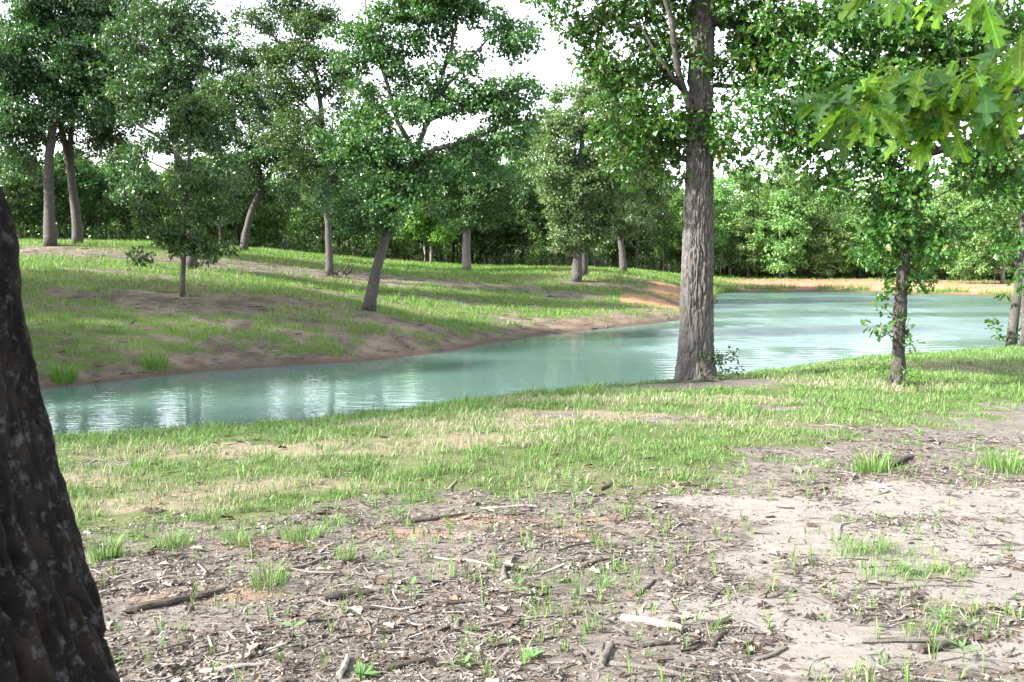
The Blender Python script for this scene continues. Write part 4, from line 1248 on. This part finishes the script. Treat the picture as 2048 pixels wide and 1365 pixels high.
def litter_mat(name, cols):
    m, nt, b = nmat(name)
    isl = nt.nodes.new('ShaderNodeNewGeometry').outputs['Random Per Island']
    cr = nt.nodes.new('ShaderNodeValToRGB'); cr.color_ramp.interpolation = 'LINEAR'
    el = cr.color_ramp.elements
    while len(el) < len(cols): el.new(0.5)
    for k, c in enumerate(cols):
        el[k].position = k / (len(cols) - 1); el[k].color = c + (1,)
    nt.links.new(isl, cr.inputs[0])
    col = mixc(nt, math_n(nt, 'MULTIPLY', noise(nt, 60, 4, 0.7), 0.55), cr.outputs[0], (0.05, 0.04, 0.033))
    nt.links.new(col, b.inputs['Base Color']); b.inputs['Roughness'].default_value = 0.85; b.inputs['Specular IOR Level'].default_value = 0.25
    return m


M['twigs'] = litter_mat('twigs', [(0.035, 0.029, 0.025), (0.075, 0.062, 0.053), (0.15, 0.13, 0.115), (0.27, 0.245, 0.225), (0.45, 0.42, 0.39)])
M['chips'] = litter_mat('chips', [(0.04, 0.03, 0.023), (0.085, 0.06, 0.043), (0.16, 0.12, 0.09), (0.25, 0.205, 0.165), (0.42, 0.37, 0.315)])
x, y = scatter(40000, (3.3, 9.5)); n = len(x)
L = np.exp(rng.normal(-3.2, 0.55, n)); r = 0.0012 + 0.03 * L * (0.5 + 0.8 * rng.random(n)) ** 1.5
r = np.clip(r, 0.001, 0.007)
link('twig_litter', twig_mesh('twig_litter', np.column_stack([x, y, gz(x, y) + r * 0.8 + 0.004 * rng.random(n)]), rng.random(n) * 6.28, rng.normal(size=n) * 0.10, L, r, rng.normal(size=n) * 0.10), M['twigs'],
     label='small grey and brown twigs strewn over the bare ground', cat='litter', kind='stuff')
x, y = scatter(42000, (3.3, 10), 0.2, 0.1); n = len(x)
an = rng.random(n) * 6.28
pos = np.column_stack([x, y, gz(x, y) + 0.002 + 0.006 * rng.random(n)])
axv = np.column_stack([np.cos(an), np.sin(an), rng.normal(size=n) * 0.25]); nrv = np.column_stack([rng.normal(size=n) * 0.35, rng.normal(size=n) * 0.35, np.ones(n)])
link('wood_chip_litter', leaves_mesh('wood_chip_litter', pos, axv, nrv, np.exp(rng.normal(-4.0, 0.45, n)), 'simple', 0.8), M['chips'], label='bark chips and dead leaf scraps over the bare ground', cat='litter', kind='stuff')
n = 700; a_ = rng.random(n) * 6.28; q_ = np.sqrt(rng.random(n)); x = b1[0] - 0.1 + np.cos(a_) * q_ * 1.2; y = b1[1] - 0.15 + np.sin(a_) * q_ * 0.6
L = np.exp(rng.normal(-2.5, 0.5, n)); r = np.clip(L * 0.035, 0.002, 0.008)
link('twig_litter', twig_mesh('twig_litter', np.column_stack([x, y, gz(x, y) + r + 0.02 * rng.random(n)]), rng.random(n) * 6.28, rng.normal(size=n) * 0.15, L, r, rng.normal(size=n) * 0.1), M['twigs'], label='dry twigs and straw heaped round the foot of the big oak', cat='litter', kind='stuff')
x, y = scatter(1000, (3.3, 9), 0.3, 0.5); n = len(x); an = rng.random(n) * 6.28
link('dead_leaves', leaves_mesh('dead_leaves', np.column_stack([x, y, gz(x, y) + 0.006]), np.column_stack([np.cos(an), np.sin(an), rng.normal(size=n) * 0.2]), np.column_stack([rng.normal(size=n) * 0.3, rng.normal(size=n) * 0.3, np.ones(n)]), 0.05 + 0.05 * rng.random(n), 'lobed'), M['chips'], label='brown dead oak leaves lying on the bare ground', cat='litter', kind='stuff')
# crumbs and pebbles
x, y = scatter(14000, (3.3, 8), 0.3, 0.05); n = len(x); r = np.exp(rng.normal(-5.1, 0.4, n))
oc = np.array([(1, 0, 0), (0, 1, 0), (-1, 0, 0), (0, -1, 0), (0, 0, .8), (0, 0, -.8)], float)
V = np.column_stack([x, y, gz(x, y) + r * 0.3])[:, None, :] + r[:, None, None] * (oc[None] * (0.7 + 0.6 * rng.random((n, 6, 1))))
fc = np.array([(0, 1, 4), (1, 2, 4), (2, 3, 4), (3, 0, 4), (1, 0, 5), (2, 1, 5), (3, 2, 5), (0, 3, 5)])
link('soil_crumbs', mesh_np('soil_crumbs', V.reshape(-1, 3), ((np.arange(n) * 6)[:, None, None] + fc[None]).reshape(-1, 3), True), M['chips'], label='brown soil crumbs and small pebbles on the bare ground', cat='gravel', kind='stuff')
# sticks and scraps on the far slope and its shore
n = 5200
y = 22 + 34 * rng.random(n); x = -0.52 * y + (0.52 * y + np.interp(y, [22, 44, 56], [-3, 9, 10])) * rng.random(n)
z = zt(x, y); G, D, Sd, Cl, Wt, nr_ = masks(x, y, z)
k = (~nr_) & (z > WATER + 0.03) & (rng.random(n) < (1 - 0.9 * np.clip(G, 0, 1)) * np.where(z < WATER + 0.25, 1.0, 0.45)); x = x[k]; y = y[k]; n = len(x)
L = np.exp(rng.normal(-1.75, 0.5, n)); r = np.clip(L * 0.05, 0.006, 0.022)
link('twig_litter', twig_mesh('twig_litter', np.column_stack([x, y, gz(x, y) + r * 0.8]), rng.random(n) * 6.28, rng.normal(size=n) * 0.08, L, r, rng.normal(size=n) * 0.1), M['twigs'], label='scattered sticks and scraps on the far slope and its shore', cat='litter', kind='stuff')

# ---- sticks one can pick out
M['wood_dark'] = bark_mat('wood_dark', (0.045, 0.036, 0.031), (0.15, 0.125, 0.105), lich=0.15, scale=4)
M['wood_grey'] = bark_mat('wood_grey', (0.13, 0.115, 0.10), (0.32, 0.29, 0.26), lich=0.25, scale=4)
M['wood_pale'] = bark_mat('wood_pale', (0.19, 0.168, 0.148), (0.37, 0.34, 0.31), lich=0.1, scale=4, bumpy=0.5)
sticks = [
    ((250, 1224), (450, 1190), 0.021, 'wood_dark', 'weathered dark branch with split bark lying near the dark trunk', 0.04),
    ((1245, 1242), (1366, 1266), 0.022, 'wood_pale', 'pale split piece of wood lying on the sand edge', 0.01),
    ((1722, 1291), (1905, 1281), 0.014, 'wood_grey', 'straight grey stick touching the short black stick, lower right', 0.02),
    ((1838, 1310), (1932, 1284), 0.020, 'wood_dark', 'short thick black stick at the lower right by green weeds', 0.01),
    ((1690, 1187), (1945, 1178), 0.009, 'wood_grey', 'long thin grey stick among the weeds on pale sand', 0.03),
    ((768, 1050), (932, 1030), 0.013, 'wood_dark', 'dark stick lying across the patch of red soil', 0.03),
    ((862, 1118), (1000, 1138), 0.008, 'wood_pale', 'thin pale peeled stick in the middle of the litter', 0.04),
    ((652, 1204), (738, 1192), 0.022, 'wood_dark', 'squat blackened chunk of branch left of the seedlings', 0.02),
    ((535, 1147), (652, 1114), 0.011, 'wood_grey', 'grey curved stick below the row of grass tufts', 0.10),
    ((398, 1350), (525, 1342), 0.012, 'wood_pale', 'pale frayed stick along the bottom edge near the dark trunk', 0.02),
    ((1733, 968), (1792, 992), 0.013, 'wood_pale', 'bleached bent stick before the big grass tuft', 0.08),
    ((1768, 932), (1826, 920), 0.026, 'wood_dark', 'dark rotten bark chunk beside the big grass tuft', 0.01),
    ((920, 1242), (965, 1278), 0.009, 'wood_grey', 'hooked root end in the dark litter, bottom middle', 0.25),
    ((860, 1218), (1020, 1208), 0.009, 'wood_dark', 'long dark twig beneath the broad leaved seedlings', 0.06),
    ((960, 1258), (1120, 1238), 0.008, 'wood_grey', 'slender grey twig lying just right of the hooked root', 0.05),
    ((679, 1362), (696, 1318), 0.013, 'wood_pale', 'whitish stick end pointing away from the bottom edge', 0.02),
    ((1200, 1342), (1226, 1302), 0.015, 'wood_grey', 'grey broken stick pointing away, bottom middle', 0.03),
    ((770, 1342), (866, 1326), 0.014, 'wood_dark', 'dark half buried stick at the bottom edge, middle left', 0.03),
    ((1420, 1299), (1452, 1266), 0.010, 'wood_dark', 'short dark stick standing askew on grey soil', 0.03),
    ((1512, 1317), (1573, 1296), 0.009, 'wood_grey', 'thin broken twig on the pale ground, bottom right of middle', 0.05),
    ((1218, 1338), (1388, 1362), 0.011, 'wood_grey', 'long grey stick running off the bottom edge', 0.02),
    ((1284, 1305), (1353, 1294), 0.010, 'wood_dark', 'dark stick among heaped twigs under the pale split wood', 0.04),
    ((1420, 1257), (1466, 1248), 0.012, 'wood_dark', 'stubby dark stick on sand right of the pale split wood', 0.02),
    ((1266, 1193), (1308, 1168), 0.010, 'wood_dark', 'short black twig at the left rim of the sand', 0.03),
    ((1200, 982), (1232, 966), 0.014, 'wood_dark', 'grey black stick end at the grass edge, middle', 0.02),
    ((1010, 1172), (1028, 1120), 0.013, 'wood_grey', 'knobbly grey stick pointing away in the litter centre', 0.06),
    ((1160, 1140), (1235, 1118), 0.009, 'wood_dark', 'dark forked twig right of the litter centre', 0.08),
    ((960, 1020), (1075, 1018), 0.012, 'wood_pale', 'flat bleached stick just behind the red soil patch', 0.02),
    ((1330, 1088), (1440, 1084), 0.008, 'wood_grey', 'level grey twig left of the open sand', 0.03),
    ((1860, 1240), (1990, 1262), 0.009, 'wood_grey', 'thin grey twig slanting through weeds, lower right', 0.04)]
for (a, b_, r, mt, lab, cv) in sticks:
    A_, B_ = at(*a), at(*b_)
    n = 9; t = np.linspace(0, 1, n)
    p = A_ + t[:, None] * (B_ - A_)
    dd = B_ - A_; perp = np.array([-dd[1], dd[0], 0])
    p += (np.sin(t * np.pi) * cv * (1 if rng.random() > .5 else -1))[:, None] * perp + rng.normal(size=(n, 3)) * r * 0.18
    gzz = gz(p[:, 0], p[:, 1])
    lin = np.linspace(gzz[0], gzz[-1], n); p[:, 2] = 0.5 * gzz + 0.5 * np.maximum(lin, gzz) + r * 0.75
    mb = MB()
    rr_ = r * np.interp(t, [0, 0.1, 0.6, 1], [0.85, 1.05, 0.95, 0.6]) * (1 + rng.normal(size=n) * 0.06)
    mb.tube(p - A_, rr_, 9, squash=0.85, rough=0.10)
    if np.linalg.norm(dd) > 0.25:
        q = p[5] - A_
        mb.tube([q, q + 0.25 * dd * 0.35 + perp * 0.12 + np.array([0, 0, r * 1.2])], [r * 0.5, r * 0.25], 5)
    link('fallen_stick', mb.mesh('fallen_stick', False), M[mt], label=lab, cat='stick', loc=tuple(A_), group='fallen sticks on the bare ground')

# dead branches heaped at the foot of the tall straight oak
bp = at(668, 552)
root = link('dead_branch_heap', None, label='heap of dark dead branches at the foot of the tall straight oak', cat='branches', loc=tuple(bp))
for k in range(9):
    a = rng.random() * 6.28; L = 0.35 + 0.5 * rng.random(); hh_ = 0.1 + 0.45 * rng.random()
    p0 = np.array([rng.normal() * 0.35, rng.normal() * 0.25, 0.05]); p1 = p0 + np.array([math.cos(a) * L, math.sin(a) * L * .6, hh_ * (1 if k < 6 else 1.6)])
    mb = MB(); mb.tube([p0, (p0 + p1) / 2 + rng.normal(size=3) * 0.08, p1], [0.05, 0.04, 0.018], 6, rough=0.15)
    link('branch', mb.mesh('branch'), M['wood_dark'], root)


# ---- seedlings and weeds with leaves one can pick out
def broad_leaf(w):
    rows = [(0, .02), (.2, .55 * w), (.45, w), (.75, .6 * w), (1, .01)]
    v = []; q = []
    for t, ww in rows:
        for sg in (-1, 0, 1): v.append((t, sg * ww, -0.25 * t * t + abs(sg) * ww * 0.25))
    for k in range(len(rows) - 1):
        for c in (0, 1):
            a = k * 3 + c; q.append((a, a + 1, a + 4, a + 3))
    return mesh_np('leaf', np.array(v), np.array(q), True)


M['weed'] = leaf_mat('leaf_weed', (0.085, 0.17, 0.055), (0.15, 0.25, 0.085), None, transl=0.3, rough=0.5)
bl = [broad_leaf(0.28), broad_leaf(0.2), broad_leaf(0.09)]
for me in bl: me.materials.append(M['weed'])


def plant(name, label, px, py, nl, size, kind, hgt, cat='plant', group=None):
    g = at(px, py)
    root = link(name, None, label=label, cat=cat, loc=tuple(g), group=group)
    mb = MB(); mb.tube([(0, 0, -0.01), (0.004, 0, hgt * .5), (0, 0.004, hgt)], [0.0025, 0.002, 0.0012], 5)
    link('stem', mb.mesh('stem'), M['weed'], root)
    for k in range(nl):
        a = k * 2.4 + rng.random() * 0.7; el = 0.15 + 0.7 * rng.random()
        d = Vector((math.cos(a) * math.cos(el), math.sin(a) * math.cos(el), math.sin(el)))
        s_ = Vector((-math.sin(a), math.cos(a), 0)); u = d.cross(s_)
        mt = Matrix((d, s_, u)).transposed().to_4x4(); mt.translation = Vector((0, 0, hgt * (0.3 + 0.7 * (k + 1) / nl)))
        o = link('leaf', bl[kind], None, root); o.matrix_local = mt @ Matrix.Scale(size * (0.75 + 0.5 * rng.random()), 4)


SG = 'seedlings and weeds on the bare ground'
for a in (('oak_seedling', 'seedling with one dark drooping leaf left of the bottom middle', 585, 1275, 3, 0.065, 0, 0.06), ('oak_seedling', 'two leaved yellow green seedling in the litter centre', 825, 1215, 4, 0.07, 1, 0.11),
          ('oak_seedling', 'seedling with pointed dark leaves right of the litter centre', 1035, 1200, 5, 0.07, 1, 0.08), ('broadleaf_weed', 'flat grey green weed rosette at the bottom edge, left', 725, 1358, 8, 0.058, 0, 0.02),
          ('broadleaf_weed', 'pale weed rosette at the bottom edge, middle', 1065, 1325, 7, 0.05, 0, 0.02), ('broadleaf_weed', 'small upright weed by the bottom edge, middle left', 930, 1345, 6, 0.055, 1, 0.04),
          ('broadleaf_weed', 'leafy weed clump above the short thick black stick', 1880, 1262, 14, 0.085, 2, 0.07), ('broadleaf_weed', 'leafy weed clump in the sand, middle right', 1760, 1110, 12, 0.07, 2, 0.05),
          ('broadleaf_weed', 'spreading weed on the sand above the long thin stick', 1810, 1155, 14, 0.08, 2, 0.05), ('broadleaf_weed', 'weed with long leaves below the short thick black stick', 1925, 1322, 10, 0.085, 2, 0.06),
          ('broadleaf_weed', 'green weed in the litter below the row of tufts', 755, 1135, 9, 0.075, 2, 0.06), ('broadleaf_weed', 'low weed where grass meets litter, middle left', 800, 1040, 9, 0.08, 2, 0.05),
          ('oak_seedling', 'lone seedling with brownish leaves at the grass edge', 1150, 1005, 4, 0.07, 1, 0.08), ('oak_seedling', 'oak seedling on bare soil right of the big tuft', 1960, 900, 5, 0.09, 0, 0.10),
          ('oak_seedling', 'oak seedling on bare soil behind the big tuft', 1835, 885, 5, 0.09, 0, 0.09), ('oak_seedling', 'pale seedling in thin grass left of the big tuft', 1690, 855, 5, 0.09, 0, 0.08),
          ('broadleaf_weed', 'weed by the bottom edge at the lower right', 1765, 1345, 8, 0.07, 2, 0.05), ('broadleaf_weed', 'small weed on grey soil below the sand', 1215, 1180, 8, 0.06, 2, 0.05)):
    plant(*a, group=SG)


# shrubs and grass clumps at the trunks
def shrub(name, label, ells, d, leaf, size, per, n_stem, spacing=0.16, cat='shrub', kind='simple'):
    e = ells[0]; g = at(e[0], e[1] + e[3])
    g[1] = d; g[2] = z1(g[0], d)
    root = link(name, None, label=label, cat=cat, loc=tuple(g))
    cl = crown_clumps(ells, d, spacing); cl = cl[cl[:, 2] > zt(cl[:, 0], cl[:, 1]) + 0.02]
    ch = grow(np.array([g, g + (0, 0, 0.1)]), np.array([0.012, 0.01]), [], cl, tip=0.0022, step=0.1)
    link('stems', wood_mesh('stems', [(p - g, r) for p, r in ch], 6), M['bark'], root)
    pos, ax, nr, ln = clump_leaves(cl, np.full(len(cl), 0.10), per, size)
    link('foliage', leaves_mesh('foliage', pos - g, ax, nr, ln, kind), M[leaf], root)


shrub('shrub', 'dark tangled shrub against the right foot of the big oak', [(1446, 742, 22, 20, 2.0), (1434, 716, 9, 20, 1.5), (1462, 728, 14, 7, .7), (1474, 752, 14, 10, 1.5)], b1[1] - 0.05, 'leaf_oak', 0.05, 26, 5)
tb = at(1796, 770)
shrub('shrub', 'bright leafy shrub round the foot of the slim oak', [(1768, 752, 26, 18), (1790, 742, 20, 16), (1822, 745, 12, 10, .5)], tb[1] - 0.15, 'leaf_bright', 0.06, 14, 5)


def big_tuft(label, px, py, n, h, w, spread, mat='grass'):
    g = at(px, py); a = rng.random(n) * 6.28; r = np.sqrt(rng.random(n)) * spread
    bpt = np.column_stack([np.cos(a) * r, np.sin(a) * r, np.zeros(n)]); bpt[:, 2] = gz(g[0] + bpt[:, 0], g[1] + bpt[:, 1]) - g[2] - 0.01
    lean = np.column_stack([np.cos(a) * (0.2 + 0.6 * rng.random(n)), np.sin(a) * (0.2 + 0.6 * rng.random(n)), np.zeros(n)])
    link('grass_tuft', blade_mesh('grass_tuft', bpt, lean, h * (0.5 + 0.5 * rng.random(n)), np.full(n, w), np.full(n, 0.08)), M[mat], label=label, cat='grass tuft', loc=tuple(g), group='single grass tufts')


big_tuft('big bright grass tuft beside the dark rotten bark chunk', 1745, 945, 130, 0.24, 0.007, 0.13)
big_tuft('tall yellow green grass tuft nearest the dark trunk', 212, 1118, 130, 0.20, 0.005, 0.08)
big_tuft('second grass tuft right of the tuft nearest the dark trunk', 345, 1098, 110, 0.15, 0.005, 0.09)
big_tuft('grass tuft in the middle of the row of tufts', 475, 1092, 100, 0.14, 0.005, 0.08)
big_tuft('grass tuft at the right end of the row of tufts', 600, 1082, 120, 0.14, 0.005, 0.11)
big_tuft('thin upright tuft alone in the litter below the row', 690, 1118, 60, 0.17, 0.004, 0.05)
big_tuft('wispy tuft above the weathered dark branch', 540, 1180, 90, 0.18, 0.004, 0.08)
big_tuft('bushy grass tuft at the right edge on bare soil', 2015, 940, 140, 0.22, 0.007, 0.16)
big_tuft('dark green rushy clump on the far shore near the dark trunk', 128, 760, 140, 0.5, 0.02, 0.28, 'grass_far')
big_tuft('wispy grass clump on the far shore below the young oak', 310, 735, 120, 0.5, 0.02, 0.3, 'grass_far')
big_tuft('tall grass clump on the brow right of the big oak', 1528, 742, 60, 0.38, 0.010, 0.10)
